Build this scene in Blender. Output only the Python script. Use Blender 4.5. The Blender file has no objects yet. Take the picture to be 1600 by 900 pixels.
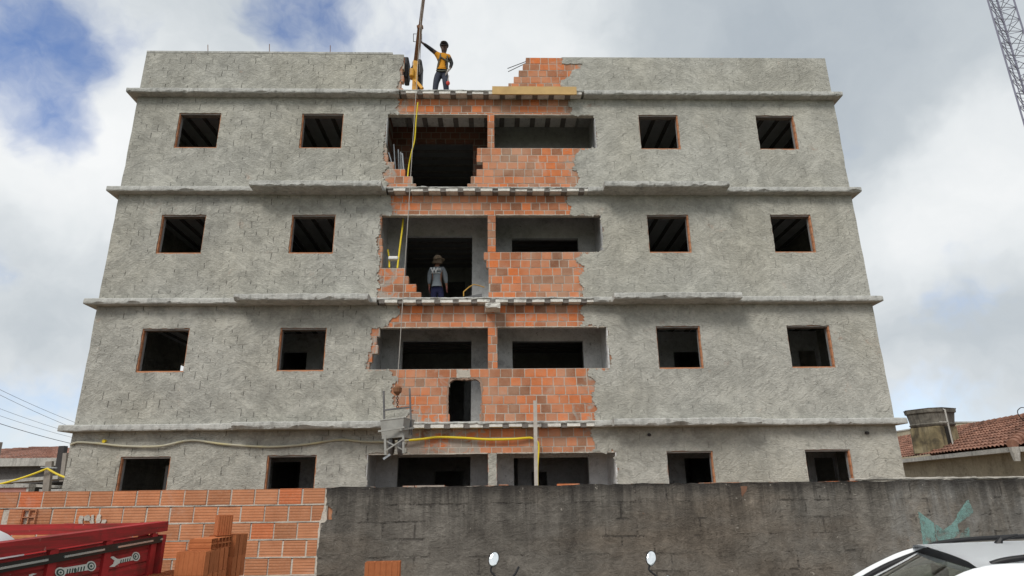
import bpy, bmesh, math, random
from mathutils import Vector, Matrix, noise
from mathutils.geometry import delaunay_2d_cdt
R = math.radians
random.seed(7)
rnd = random.uniform
SC = bpy.context.scene
COL = SC.collection

# ---------------------------------------------------------------- camera
F_PX, PITCH, YAW, ROLL = 1000.0, 0.311877, 0.029438, -0.012348
CAM = Vector((0.0, -13.978, 1.75))
def cam_axes():
    cy, sy, cp, sp, cr, sr = math.cos(YAW), math.sin(YAW), math.cos(PITCH), math.sin(PITCH), math.cos(ROLL), math.sin(ROLL)
    f = Vector((sy*cp, cy*cp, sp)); r = Vector((cy, -sy, 0)); u = r.cross(f)
    return cr*r + sr*u, -sr*r + cr*u, f
CR, CU, CF = cam_axes()
def ray(px, py): return (CR*((px-800)/F_PX) - CU*((py-450)/F_PX) + CF)
def at(px, py, Y=None, X=None, Z=None):
    """where the line of sight of a photo position meets a plane of the place"""
    d = ray(px, py)
    t = (Y-CAM.y)/d.y if Y is not None else (X-CAM.x)/d.x if X is not None else (Z-CAM.z)/d.z
    return CAM + d*t
cd = bpy.data.cameras.new('camera'); cam = bpy.data.objects.new('camera', cd); COL.objects.link(cam)
cd.sensor_width = 36.0; cd.lens = 36.0*F_PX/1600.0; cd.clip_start = 0.05; cd.clip_end = 3000
cam.matrix_world = Matrix(((CR.x, CU.x, -CF.x, CAM.x), (CR.y, CU.y, -CF.y, CAM.y), (CR.z, CU.z, -CF.z, CAM.z), (0, 0, 0, 1)))
SC.camera = cam

# ---------------------------------------------------------------- light and sky
SUN_EL, SUN_AZ = R(44), R(214)          # azimuth clockwise from +Y: behind the camera, a little to its left
sd = bpy.data.lights.new('sun', 'SUN'); sun = bpy.data.objects.new('sun', sd); COL.objects.link(sun)
sd.energy = 1.5; sd.angle = R(20); sd.color = (1.0, 0.95, 0.87)
sdir = Vector((math.sin(SUN_AZ)*math.cos(SUN_EL), math.cos(SUN_AZ)*math.cos(SUN_EL), math.sin(SUN_EL)))
sun.rotation_euler = sdir.to_track_quat('Z', 'Y').to_euler()
SC.view_settings.view_transform = 'Standard'; SC.view_settings.look = 'None'
SC.view_settings.exposure = 0.46; SC.view_settings.gamma = 1.0

class NT:
    """tiny helper for node trees"""
    def __init__(s, tree): s.t = tree; s.n = tree.nodes; s.l = tree.links
    def new(s, typ, **kw):
        n = s.n.new(typ)
        for k, v in kw.items(): setattr(n, k, v)
        return n
    def put(s, sock, v):
        if v is None: return
        if hasattr(v, 'is_output'): s.l.new(v, sock)
        else:
            if isinstance(v, (tuple, list)) and len(v) == 3 and sock.type == 'RGBA': v = (*v, 1)
            sock.default_value = v
    def math(s, op, a, b=None, c=None, clamp=False):
        n = s.new('ShaderNodeMath', operation=op, use_clamp=clamp)
        s.put(n.inputs[0], a); s.put(n.inputs[1], b); s.put(n.inputs[2], c)
        return n.outputs[0]
    def vmath(s, op, a, b=None, out=0):
        n = s.new('ShaderNodeVectorMath', operation=op)
        s.put(n.inputs[0], a); s.put(n.inputs[1], b)
        return n.outputs[out]
    def scale(s, v, k):
        n = s.new('ShaderNodeVectorMath', operation='SCALE'); s.put(n.inputs[0], v); n.inputs['Scale'].default_value = k
        return n.outputs[0]
    def noise(s, v, scale, detail=4, rough=.55, dist=0.0, out=0):
        n = s.new('ShaderNodeTexNoise'); s.put(n.inputs['Vector'], v); n.inputs['Scale'].default_value = scale
        n.inputs['Detail'].default_value = detail; n.inputs['Roughness'].default_value = rough; n.inputs['Distortion'].default_value = dist
        return n.outputs[out]
    def remap(s, v, a, b, c=0.0, d=1.0, smooth=False):
        n = s.new('ShaderNodeMapRange'); n.interpolation_type = 'SMOOTHSTEP' if smooth else 'LINEAR'
        s.put(n.inputs[0], v)
        for i, x in enumerate((a, b, c, d)): s.put(n.inputs[i+1], x)
        return n.outputs[0]
    def mix(s, f, a, b, blend='MIX'):
        n = s.new('ShaderNodeMix', data_type='RGBA', blend_type=blend)
        s.put(n.inputs[0], f); s.put(n.inputs[6], a); s.put(n.inputs[7], b)
        return n.outputs[2]
    def ramp(s, f, stops):
        n = s.new('ShaderNodeValToRGB'); e = n.color_ramp.elements
        while len(e) < len(stops): e.new(.5)
        for i, (p, c) in enumerate(stops): e[i].position = p; e[i].color = (*c, 1)
        s.put(n.inputs[0], f); return n.outputs[0]
    def bump(s, h, strength=.3, dist=.02, normal=None):
        n = s.new('ShaderNodeBump'); n.inputs['Strength'].default_value = strength; n.inputs['Distance'].default_value = dist
        s.put(n.inputs['Height'], h); s.put(n.inputs['Normal'], normal); return n.outputs[0]

w = bpy.data.worlds.new('World'); SC.world = w; w.use_nodes = True
T = NT(w.node_tree); T.n.clear()
SKY_K = 0.1
tc = T.new('ShaderNodeTexCoord').outputs['Generated']
dirv = T.vmath('NORMALIZE', tc)
sky = T.new('ShaderNodeTexSky', sky_type='NISHITA'); sky.sun_disc = False; sky.sun_elevation = SUN_EL; sky.sun_rotation = SUN_AZ
sky.air_density = 1.0; sky.dust_density = 0.6; sky.ozone_density = 1.5
def blob(px, py, r_px, squash=1.0):
    """a soft spot of the sky dome round one compass direction"""
    d = ray(px, py).normalized()
    dv = T.vmath('SUBTRACT', dirw, tuple(d))
    if squash != 1.0: dv = T.vmath('MULTIPLY', dv, (1.0, 1.0, squash))
    ln = T.vmath('LENGTH', dv, out=1)
    return T.remap(ln, 0.0, r_px/F_PX, 1.0, 0.0, smooth=True)
# cloud shapes: warped noise
wv = T.noise(dirv, 3.0, 5, .6, 0, out=1)
dirw = T.vmath('ADD', dirv, T.scale(T.vmath('SUBTRACT', wv, (.5, .5, .5)), .26))
n1 = T.noise(dirw, 4.2, 9, .58)
n2 = T.noise(dirw, 2.2, 6, .5)
n3 = T.noise(T.vmath('ADD', dirw, (3.1, 1.7, .4)), 7.5, 8, .6)
def summed(lst):
    a = None
    for k, b in lst:
        x = T.math('MULTIPLY', b, k); a = x if a is None else T.math('ADD', a, x)
    return a
holes = summed([(.80, blob(20, 55, 165)), (.5, blob(95, 215, 100)), (.85, blob(470, 0, 140)), (.35, blob(385, 10, 80)),
                (.6, blob(1425, 665, 170, 2.0)), (.4, blob(1600, 650, 180, 2.2)), (.62, blob(10, 665, 230, 1.5)), (.3, blob(-20, 430, 120, 2.0)),
                (.12, blob(1430, 90, 160))])
hole = T.remap(T.math('ADD', holes, T.math('MULTIPLY', T.math('SUBTRACT', n1, .5), 2.2)), .16, 1.0, 0.0, 1.0, smooth=True)
dark = summed([(.62, blob(1370, 110, 380)), (.32, blob(1150, 40, 220)), (.5, blob(1500, 500, 300, 1.8)), (.42, blob(110, 350, 230, 1.6)), (.5, blob(40, 500, 200, 2.)), (.35, blob(330, 40, 130)),
               (.45, blob(1240, -350, 600)), (.4, blob(300, -400, 500))])
lightb = summed([(.55, blob(60, 230, 190, 1.4)), (.45, blob(700, 40, 330)), (.62, blob(1490, 280, 230, 1.2)), (.3, blob(1420, 420, 160, 1.2)), (.25, blob(210, 130, 140))])
shade = T.math('ADD', T.math('SUBTRACT', dark, lightb), T.math('ADD', T.math('MULTIPLY', T.math('SUBTRACT', n2, .5), 1.1), T.math('MULTIPLY', T.math('SUBTRACT', n3, .5), .8)))
cloud = T.ramp(T.remap(shade, -.52, 1.12), [(0.0, (.95, .965, .97)), (.32, (.80, .835, .855)), (.62, (.565, .615, .655)), (1.0, (.43, .485, .54))])
cloud = T.scale(cloud, .715/SKY_K)
blue = T.mix(1.0, sky.outputs[0], (.95, 1.03, 1.25), 'MULTIPLY')
skyc = T.mix(hole, cloud, blue)
bg = T.new('ShaderNodeBackground'); T.put(bg.inputs[0], skyc); bg.inputs[1].default_value = SKY_K
T.l.new(bg.outputs[0], T.new('ShaderNodeOutputWorld').inputs[0])

# ---------------------------------------------------------------- materials
def mat(name, rough=.85, color=None, metal=0.0, spec=.3):
    m = bpy.data.materials.new(name); m.use_nodes = True
    t = NT(m.node_tree); p = t.n['Principled BSDF']
    p.inputs['Roughness'].default_value = rough; p.inputs['Metallic'].default_value = metal
    p.inputs['Specular IOR Level'].default_value = spec
    if color: p.inputs['Base Color'].default_value = (*color, 1)
    m['p'] = 1
    return m, t, p
def wpos(t): return t.new('ShaderNodeNewGeometry').outputs['Position']
def lpos(t): return t.new('ShaderNodeTexCoord').outputs['Object']
def xz(t, v):
    s = t.new('ShaderNodeSeparateXYZ'); t.put(s.inputs[0], v); c = t.new('ShaderNodeCombineXYZ')
    t.l.new(s.outputs[0], c.inputs[0]); t.l.new(s.outputs[2], c.inputs[1]); return c.outputs[0], s
def brick_node(t, v, bw, bh, mortar, off=.5, smooth=.1):
    b = t.new('ShaderNodeTexBrick'); t.put(b.inputs['Vector'], v); b.offset = off
    b.inputs['Scale'].default_value = 1.0; b.inputs['Brick Width'].default_value = bw; b.inputs['Row Height'].default_value = bh
    b.inputs['Mortar Size'].default_value = mortar; b.inputs['Mortar Smooth'].default_value = smooth
    b.inputs['Color1'].default_value = (0, 0, 0, 1); b.inputs['Color2'].default_value = (1, 1, 1, 1); b.inputs['Mortar'].default_value = (.5, .5, .5, 1)
    return b

def m_simple(name, color, rough=.7, var=.18, scale=6.0, metal=0.0, spec=.3, bump=0.0, local=False, dirt=None, dirt_amt=.35):
    m, t, p = mat(name, rough, None, metal, spec)
    v = lpos(t) if local else wpos(t)
    n = t.noise(v, scale, 6, .6)
    c = t.mix(n, tuple(x*(1-var) for x in color), tuple(min(1, x*(1+var)) for x in color))
    if dirt:
        d = t.remap(t.noise(v, scale*.45, 8, .65, .4), .48, .68, 0, dirt_amt)
        c = t.mix(d, c, dirt)
    t.put(p.inputs['Base Color'], c)
    if bump: t.put(p.inputs['Normal'], t.bump(t.noise(v, scale*6, 5, .6), bump, .01))
    return m

def m_plaster(name, base, joints=True, gap=1.0, tint=.5):
    """rough unpainted cement render: trowel mottling, hairline block joints, a little clay showing through"""
    m, t, p = mat(name, .93, None, 0, .15)
    v = wpos(t); v2, sep = xz(t, v)
    wob = t.scale(t.vmath('SUBTRACT', t.noise(v, 2.5, 3, .5, out=1), (.5, .5, .5)), .07)
    vw = t.vmath('ADD', v2, wob)
    big = t.noise(v, .55, 6, .6, .6); med = t.noise(v, 2.6, 7, .62, .8); fine = t.noise(v, 24, 6, .7)
    st = t.vmath('MULTIPLY', v, (4.0, 4.0, 9.0)); smear = t.noise(st, 1.5, 7, .68, 2.2)
    f = t.math('ADD', t.math('MULTIPLY', big, .30), t.math('ADD', t.math('MULTIPLY', med, .32), t.math('ADD', t.math('MULTIPLY', smear, .24), t.math('MULTIPLY', fine, .24))))
    def sweep(ang, off):
        m_ = t.new('ShaderNodeMapping', vector_type='TEXTURE'); t.put(m_.inputs['Vector'], t.vmath('ADD', v2, (off, off*.7, 0))); m_.inputs['Rotation'].default_value = (0, 0, R(ang)); m_.inputs['Scale'].default_value = (1/2.0, 1/7.5, 1)
        return t.noise(m_.outputs[0], 1.0, 6, .66, 1.1)
    pick = t.remap(t.noise(v, .9, 4, .6), .44, .56, 0, 1, smooth=True)
    sw_ = t.math('ADD', t.math('MULTIPLY', sweep(38, 0), pick), t.math('MULTIPLY', sweep(-32, 5.3), t.math('SUBTRACT', 1.0, pick)))
    drip = t.noise(t.vmath('MULTIPLY', v, (5.5, 1, .45)), 1.0, 6, .68, .3)
    f = t.math('ADD', t.math('MULTIPLY', f, .74), t.math('ADD', t.math('MULTIPLY', sw_, .20), t.math('MULTIPLY', drip, .07)))
    b = tuple(base)
    c = t.ramp(f, [(.38, tuple(x*.56 for x in b)), (.462, tuple(x*.84 for x in b)), (.52, b), (.60, tuple(min(.8, x*1.36) for x in b))])
    warm = t.remap(t.noise(v, .35, 4, .5), .42, .66, 0, .55)
    c = t.mix(warm, c, t.mix(1.0, c, (1.035, 1.0, .92), 'MULTIPLY'))
    bk = brick_node(t, vw, .27, .198, .010, .5, .3)
    bk2 = brick_node(t, t.vmath('ADD', vw, (.11, .0, 0)), .27, .198, .02, .5, .9)
    side = t.remap(t.math('ADD', sep.outputs[0], t.math('MULTIPLY', t.math('SUBTRACT', big, .5), 9.0)), -2.5, 3.0, 1.0, .22)   # the coat is thinner on the left half
    # per-block tone, as each block dries differently
    tone = t.noise(t.vmath('MULTIPLY', t.vmath('FLOOR', t.vmath('MULTIPLY', vw, (3.7, 5.05, 1))), (1.37, 2.11, 1)), 1.0, 0, .5)
    c = t.mix(t.math('MULTIPLY', t.remap(tone, .38, .62, 0, .5), side), c, t.mix(1.0, c, (.76, .76, .765), 'MULTIPLY'))
    s3 = t.new('ShaderNodeSeparateXYZ'); t.put(s3.inputs[0], vw)
    fz = t.math('FRACT', t.math('DIVIDE', s3.outputs[1], .198))
    upright = t.math('MULTIPLY', t.remap(fz, .07, .13, 0, 1), t.remap(fz, .87, .93, 1, 0))      # perpends show, bed joints hardly do
    crack = t.math('MULTIPLY', bk.outputs['Fac'], t.math('MULTIPLY', t.remap(upright, 0, 1, .30, 1), t.remap(t.noise(v, 3.1, 5, .72, .5), .49, .60, 0, 1, smooth=True)))
    c = t.mix(t.math('MULTIPLY', t.math('MULTIPLY', crack, side), (.70*gap)), c, tuple(x*.22 for x in b))
    if tint:
        # orange clay where the coat is thin
        cl = t.math('MULTIPLY', t.remap(t.noise(v, 1.1, 7, .72, .7), .615, .70, 0, 1), t.remap(t.noise(v, 7, 6, .7), .45, .6, 0, .75))
        c = t.mix(t.math('MULTIPLY', cl, tint), c, (.42, .17, .09))
    pat = t.math('MULTIPLY', t.remap(t.noise(v, 1.7, 4, .6), .63, .67, 0, .45), t.remap(tone, .5, .7, .3, 1))
    c = t.mix(pat, c, tuple(min(.8, x*1.45) for x in b))
    t.put(p.inputs['Base Color'], c)
    h = t.math('ADD', t.math('ADD', smear, t.math('MULTIPLY', sw_, 1.2)), t.math('ADD', t.math('MULTIPLY', fine, .35), t.math('MULTIPLY', crack, -.9)))
    t.put(p.inputs['Normal'], t.bump(h, .75, .035))
    return m

def m_clay(name, cols, ribs=None, mortar_smear=.3, local=False, bay=False):
    """fired clay blocks, one colour per loose block of the mesh"""
    m, t, p = mat(name, .9, None, 0, .15)
    g = t.new('ShaderNodeNewGeometry'); v = lpos(t) if local else g.outputs['Position']
    c = t.ramp(g.outputs['Random Per Island'], cols)
    n = t.noise(v, 5, 7, .65, .4)
    c = t.mix(t.remap(n, .3, .7, 0, .6), c, t.mix(1.0, c, (.62, .55, .5), 'MULTIPLY'))
    fine = t.noise(v, 40, 5, .65)
    c = t.mix(t.remap(fine, .5, .75, 0, .28), c, (.62, .42, .30))
    if mortar_smear:
        sm = t.remap(t.noise(v, 2.3, 8, .72, .8), .58, .70, 0, mortar_smear)
        c = t.mix(sm, c, (.50, .45, .40))
    if bay:      # cement left on the blocks, thicker where the render was hacked off round the bay, and a wash low on the second level
        sp = t.new('ShaderNodeSeparateXYZ'); t.put(sp.inputs[0], v)
        edge = t.remap(t.math('ABSOLUTE', t.math('ADD', sp.outputs[0], .12)), 1.35, 2.35, -.10, .11)
        low_ = t.math('MULTIPLY', t.remap(sp.outputs[2], 3.75, 3.25, 0, .24), t.remap(sp.outputs[0], .3, -.4, 0, 1))
        k = t.math('ADD', t.math('ADD', edge, low_), t.noise(v, 3.4, 9, .74, .9))
        c = t.mix(t.remap(t.noise(v, .9, 5, .6), .44, .62, 0, .46), c, (.54, .37, .27))
        c = t.mix(t.remap(k, .56, .66, 0, .88), c, t.mix(t.noise(v, 11, 5, .7), (.27, .255, .225), (.43, .41, .37)))
    h = fine
    if ribs:
        s = t.new('ShaderNodeSeparateXYZ'); t.put(s.inputs[0], v)
        ax = s.outputs[ribs[0]]
        wv_ = t.math('SINE', t.math('MULTIPLY', ax, 2*math.pi/ribs[1]))
        gr = t.remap(wv_, .45, .95, 0, 1)
        c = t.mix(t.math('MULTIPLY', gr, .30), c, t.mix(1.0, c, (.45, .38, .34), 'MULTIPLY'))
        h = t.math('ADD', t.math('MULTIPLY', fine, .4), t.math('MULTIPLY', gr, -1.0))
    t.put(p.inputs['Base Color'], c)
    t.put(p.inputs['Normal'], t.bump(h, .5, .012))
    return m

def m_concrete(name, base, streak=0.0, rust=0.0):
    m, t, p = mat(name, .9, None, 0, .2)
    v = wpos(t)
    a = t.noise(v, 1.3, 7, .65, .5); b = t.noise(v, 9, 7, .7, .6); f = t.noise(v, 45, 4, .6)
    k = t.math('ADD', t.math('MULTIPLY', a, .45), t.math('ADD', t.math('MULTIPLY', b, .4), t.math('MULTIPLY', f, .15)))
    c = t.ramp(k, [(.34, tuple(x*.42 for x in base)), (.46, tuple(x*.82 for x in base)), (.56, base), (.7, tuple(min(.85, x*1.3) for x in base))])
    if streak:
        s = t.noise(t.vmath('MULTIPLY', v, (5, 5, .35)), 1.6, 6, .65)
        c = t.mix(t.remap(s, .5, .68, 0, streak), c, tuple(x*.25 for x in base))
    pit = t.remap(t.noise(v, 16, 3, .6, .8), .66, .72, 0, .8)
    c = t.mix(pit, c, tuple(x*.25 for x in base))
    t.put(p.inputs['Base Color'], c)
    t.put(p.inputs['Normal'], t.bump(t.math('ADD', b, t.math('MULTIPLY', f, .5)), .6, .03))
    return m

def m_stained_wall(name):
    """old cement-rendered street wall, black with mould that runs down from its top"""
    m, t, p = mat(name, .93, None, 0, .12)
    v = wpos(t); v2, sep = xz(t, v)
    a = t.noise(v, .8, 7, .62, .5); b = t.noise(v, 5, 8, .68, .8); f = t.noise(v, 38, 5, .7)
    st = t.noise(t.vmath('MULTIPLY', v, (4.0, 3, 7)), 1.5, 9, .74, 1.6)
    k = t.math('ADD', t.math('MULTIPLY', a, .34), t.math('ADD', t.math('MULTIPLY', b, .30), t.math('ADD', t.math('MULTIPLY', st, .24), t.math('MULTIPLY', f, .14))))
    c = t.ramp(k, [(.37, (.072, .064, .057)), (.47, (.155, .140, .123)), (.55, (.215, .196, .172)), (.66, (.33, .305, .268))])
    # brownish band lower down, paler lime bloom to the far end
    br = t.remap(t.noise(t.vmath('MULTIPLY', v, (.5, 1, 1.4)), 1.0, 5, .6), .45, .65, 0, .5)
    c = t.mix(br, c, t.mix(1.0, c, (1.12, .96, .82), 'MULTIPLY'))
    lime = t.math('MULTIPLY', t.remap(t.noise(t.vmath('MULTIPLY', v, (1.6, 1, .8)), 1.2, 8, .7, .6), .45, .62, 0, 1), t.remap(sep.outputs[0], 3.4, 5.6, 0, .75))
    c = t.mix(lime, c, (.34, .335, .32))
    # run-off streaks from the coping
    s1 = t.noise(t.vmath('MULTIPLY', v, (6.5, 1, .5)), 1.0, 6, .7, .3)
    depth = t.remap(sep.outputs[2], .75, 1.84, 0, 1)
    run = t.math('MULTIPLY', t.remap(s1, .43, .58, 0, 1), t.math('POWER', depth, 1.6))
    c = t.mix(t.math('MULTIPLY', run, .66), c, (.028, .026, .025))
    top = t.remap(t.math('ADD', sep.outputs[2], t.math('MULTIPLY', t.math('SUBTRACT', b, .5), .35)), 1.70, 1.84, 0, .7)
    c = t.mix(top, c, (.032, .029, .028))
    wob = t.scale(t.vmath('SUBTRACT', t.noise(v, 2, 3, .5, out=1), (.5, .5, .5)), .05)
    bk = brick_node(t, t.vmath('ADD', v2, wob), .40, .205, .012, .5, .2)
    crack = t.math('MULTIPLY', bk.outputs['Fac'], t.remap(t.noise(v, 1.9, 5, .7, .5), .50, .6, 0, 1))
    tone = t.noise(t.vmath('MULTIPLY', t.vmath('FLOOR', t.vmath('MULTIPLY', t.vmath('ADD', v2, wob), (2.5, 4.88, 1))), (1.37, 2.11, 1)), 1.0, 0, .5)
    c = t.mix(t.remap(tone, .36, .62, 0, .5), c, t.mix(1.0, c, (.70, .69, .68), 'MULTIPLY'))
    c = t.mix(t.math('MULTIPLY', crack, .6), c, (.045, .04, .037))
    chip = t.remap(t.noise(v, 15, 4, .6, .6), .69, .715, 0, .8)
    c = t.mix(chip, c, (.42, .38, .33))
    clay = t.remap(t.noise(t.vmath('ADD', v, (7, 0, 0)), 2.4, 6, .6, .4), .69, .72, 0, .7)
    c = t.mix(clay, c, (.30, .14, .08))
    t.put(p.inputs['Base Color'], c)
    h = t.math('ADD', st, t.math('ADD', t.math('MULTIPLY', f, .4), t.math('ADD', t.math('MULTIPLY', crack, -.8), t.math('MULTIPLY', b, .6))))
    t.put(p.inputs['Normal'], t.bump(h, .8, .04))
    return m

PLASTER = m_plaster('cement_render', (.392, .386, .352))
PLASTER_IN = m_concrete('grey_inner_render', (.52, .525, .53)); PLASTER_PALE = m_concrete('brightened_inner_render', (.80, .805, .81))  # the pale coat is raised in tone in place of light inside
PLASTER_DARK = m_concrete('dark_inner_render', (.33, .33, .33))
CLAY_OLD = m_clay('weathered_clay_block', [(0, (.26, .125, .075)), (.2, (.38, .165, .09)), (.4, (.50, .195, .10)), (.6, (.63, .21, .085)), (.82, (.74, .21, .065)), (1, (.58, .28, .17))], None, .5, False, True)
CLAY_NEW = m_clay('new_clay_block', [(0, (.48, .215, .115)), (.3, (.58, .255, .135)), (.6, (.63, .28, .15)), (.85, (.68, .265, .125)), (1, (.68, .20, .088))], (2, .0333), .22)
CLAY_LOOSE = m_clay('loose_clay_block', [(0, (.40, .13, .05)), (.5, (.50, .165, .065)), (1, (.56, .19, .075))], None, .10, True)
CLAY_CORE = m_clay('clay_reveal', [(0, (.52, .24, .13)), (1, (.58, .27, .15))], (2, .198), .7)
MORTAR_OLD = m_concrete('old_mortar', (.58, .53, .46))
MORTAR_NEW = m_concrete('fresh_mortar', (.62, .56, .485))
CONC = m_concrete('slab_concrete', (.52, .52, .495), .45)
CONC_D = m_concrete('joist_concrete', (.22, .20, .185))
FILL = m_concrete('filler_block', (.80, .78, .73))
FILL_IN = m_simple('shaded_ceiling_filler', (.20, .20, .205), .9, .2, 3); FILL_OUT = m_simple('pale_ceiling_filler', (.62, .62, .62), .9, .2, 3)  # same fillers; the middle-room copy has the rooms' shade in its colour
STAINED = m_stained_wall('stained_render')
COPING = m_concrete('coping_mortar', (.50, .47, .42))
BLACK = m_simple('black_rubber', (.018, .018, .02), .55, .3, 8, local=True)
STEEL = m_simple('galvanised_steel', (.42, .44, .46), .35, .25, 12, metal=.8, spec=.5)
IRON = m_simple('dark_iron', (.06, .055, .055), .55, .4, 14, metal=.5)
RUST = m_simple('rusty_steel', (.22, .105, .055), .75, .4, 14, metal=.2, dirt=(.10, .05, .03))
YELLOW = m_simple('yellow_paint', (.62, .32, .035), .5, .18, 10, dirt=(.20, .10, .04), dirt_amt=.6)
CONDUIT = m_simple('yellow_plastic', (.78, .60, .03), .45, .1, 6)
CONDUIT_GREY = m_simple('dusty_plastic', (.46, .44, .35), .7, .2, 3, dirt=(.62, .50, .08))
WOOD = m_simple('raw_plank_wood', (.58, .39, .17), .75, .22, 5, dirt=(.36, .22, .09))
WOOD_GREY = m_simple('weathered_wood', (.30, .27, .24), .85, .3, 6, dirt=(.10, .09, .08))

# ---------------------------------------------------------------- mesh helpers
def top_of(o):
    while o.parent: o = o.parent
    return o
def obj(name, bm, m, parent=None, local=False, smooth=False, recalc=True):
    """one mesh object; vertices in place coordinates unless local"""
    if recalc: bmesh.ops.recalc_face_normals(bm, faces=bm.faces)
    me = bpy.data.meshes.new(name)
    if parent is not None and not local:
        bmesh.ops.translate(bm, verts=bm.verts, vec=-top_of(parent).location)
    bm.to_mesh(me); bm.free()
    for x in (m if isinstance(m, (list, tuple)) else [m]): me.materials.append(x)
    if smooth:
        for f in me.polygons: f.use_smooth = True
    o = bpy.data.objects.new(name, me); COL.objects.link(o)
    if parent is not None: o.parent = parent
    return o
def tag(o, label, cat, group=None):
    o['label'] = label; o['category'] = cat
    if group: o['group'] = group
    return o
def thing(name, label, cat, loc=(0, 0, 0), rz=0.0, group=None):
    o = bpy.data.objects.new(name, None); COL.objects.link(o); o.empty_display_size = .2
    o.location = loc; o.rotation_euler = (0, 0, rz)
    return tag(o, label, cat, group)
def free_thing(name, bm, m, label, cat, group=None, smooth=False):
    """a one-mesh thing: its origin goes to the middle of its base"""
    vs = [v.co.copy() for v in bm.verts]
    lo = Vector([min(v[i] for v in vs) for i in range(3)]); hi = Vector([max(v[i] for v in vs) for i in range(3)])
    c = Vector(((lo.x+hi.x)/2, (lo.y+hi.y)/2, lo.z))
    bmesh.ops.translate(bm, verts=bm.verts, vec=-c)
    o = obj(name, bm, m, smooth=smooth); o.location = c
    return tag(o, label, cat, group)
def struct(name, bm, m):
    o = obj(name, bm, m); o['kind'] = 'structure'; return o
def B(): return bmesh.new()
def box(bm, x0, x1, y0, y1, z0, z1, M=None, mi=0):
    P = [Vector((x, y, z)) for z in (z0, z1) for y in (y0, y1) for x in (x0, x1)]
    if M is not None: P = [M @ q for q in P]
    v = [bm.verts.new(q) for q in P]
    for q in ((0, 2, 3, 1), (4, 5, 7, 6), (0, 1, 5, 4), (2, 6, 7, 3), (0, 4, 6, 2), (1, 3, 7, 5)):
        f = bm.faces.new([v[i] for i in q]); f.material_index = mi
    return v
def tube(bm, pts, r, seg=8, cap=True, closed=False):
    pts = [Vector(p) for p in pts]; n = len(pts)
    rr = r if isinstance(r, (list, tuple)) else [r]*n
    rings = []; up = None
    for i, p in enumerate(pts):
        d = (pts[(i+1) % n] - pts[i-1]) if closed else (pts[min(i+1, n-1)] - pts[max(i-1, 0)])
        d.normalize()
        if up is None:
            up = Vector((0, 0, 1)) if abs(d.z) < .9 else Vector((0, 1, 0))
        s = d.cross(up)
        if s.length < 1e-4: s = d.orthogonal()
        s.normalize(); up = s.cross(d).normalized()
        rings.append([bm.verts.new(p + (s*math.cos(2*math.pi*k/seg) + up*math.sin(2*math.pi*k/seg))*rr[i]) for k in range(seg)])
    for i in range(n if closed else n-1):
        a, b = rings[i], rings[(i+1) % n]
        for k in range(seg): bm.faces.new((a[k], a[(k+1) % seg], b[(k+1) % seg], b[k]))
    if cap and not closed: bm.faces.new(rings[0][::-1]); bm.faces.new(rings[-1])
def bar(bm, a, b, wx, wy, up=(0, 0, 1)):
    a, b = Vector(a), Vector(b); d = (b-a).normalized(); u = Vector(up)
    s = d.cross(u)
    if s.length < 1e-3: s = d.orthogonal()
    s.normalize(); u = s.cross(d)
    vs = []
    for p in (a, b):
        vs.append([bm.verts.new(p + s*sx*wx/2 + u*sy*wy/2) for sx, sy in ((-1, -1), (1, -1), (1, 1), (-1, 1))])
    for k in range(4): bm.faces.new((vs[0][k], vs[0][(k+1) % 4], vs[1][(k+1) % 4], vs[1][k]))
    bm.faces.new(vs[0][::-1]); bm.faces.new(vs[1])
def catenary(a, b, sag, n=24):
    a, b = Vector(a), Vector(b)
    return [a.lerp(b, i/n) - Vector((0, 0, sag*4*(i/n)*(1-i/n))) for i in range(n+1)]
def smooth_path(pts, n=6):
    P = [Vector(p) for p in pts]; out = []
    for i in range(len(P)-1):
        p0, p1, p2, p3 = P[max(i-1, 0)], P[i], P[i+1], P[min(i+2, len(P)-1)]
        for k in range(n):
            t = k/n
            out.append(.5*((2*p1) + (p2-p0)*t + (2*p0-5*p1+4*p2-p3)*t*t + (3*p1-p0-3*p2+p3)*t**3))
    return out + [P[-1]]
def rough_line(pts, step=.06, amp=.02, seed=0.0, closed=False):
    out = []; P = [Vector((*p, 0)) for p in pts]; n = len(P)
    for i in range(n if closed else n-1):
        a, b = P[i], P[(i+1) % n]; L = (b-a).length; k = max(1, int(L/step))
        nrm = Vector((-(b-a).y, (b-a).x, 0)).normalized() if L > 1e-6 else Vector((0, 0, 0))
        for j in range(k):
            q = a.lerp(b, j/k)
            d = noise.noise(Vector((q.x*6+seed, q.y*6, seed*1.7)))*amp + noise.noise(Vector((q.x*23, q.y*23+seed, 2.0)))*amp*.9 + noise.noise(Vector((q.x*60, q.y*60+seed, 4.0)))*amp*.6
            if j == 0: d *= .3
            q = q + nrm*d; out.append((q.x, q.y))
    if not closed: out.append(pts[-1])
    return out
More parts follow.
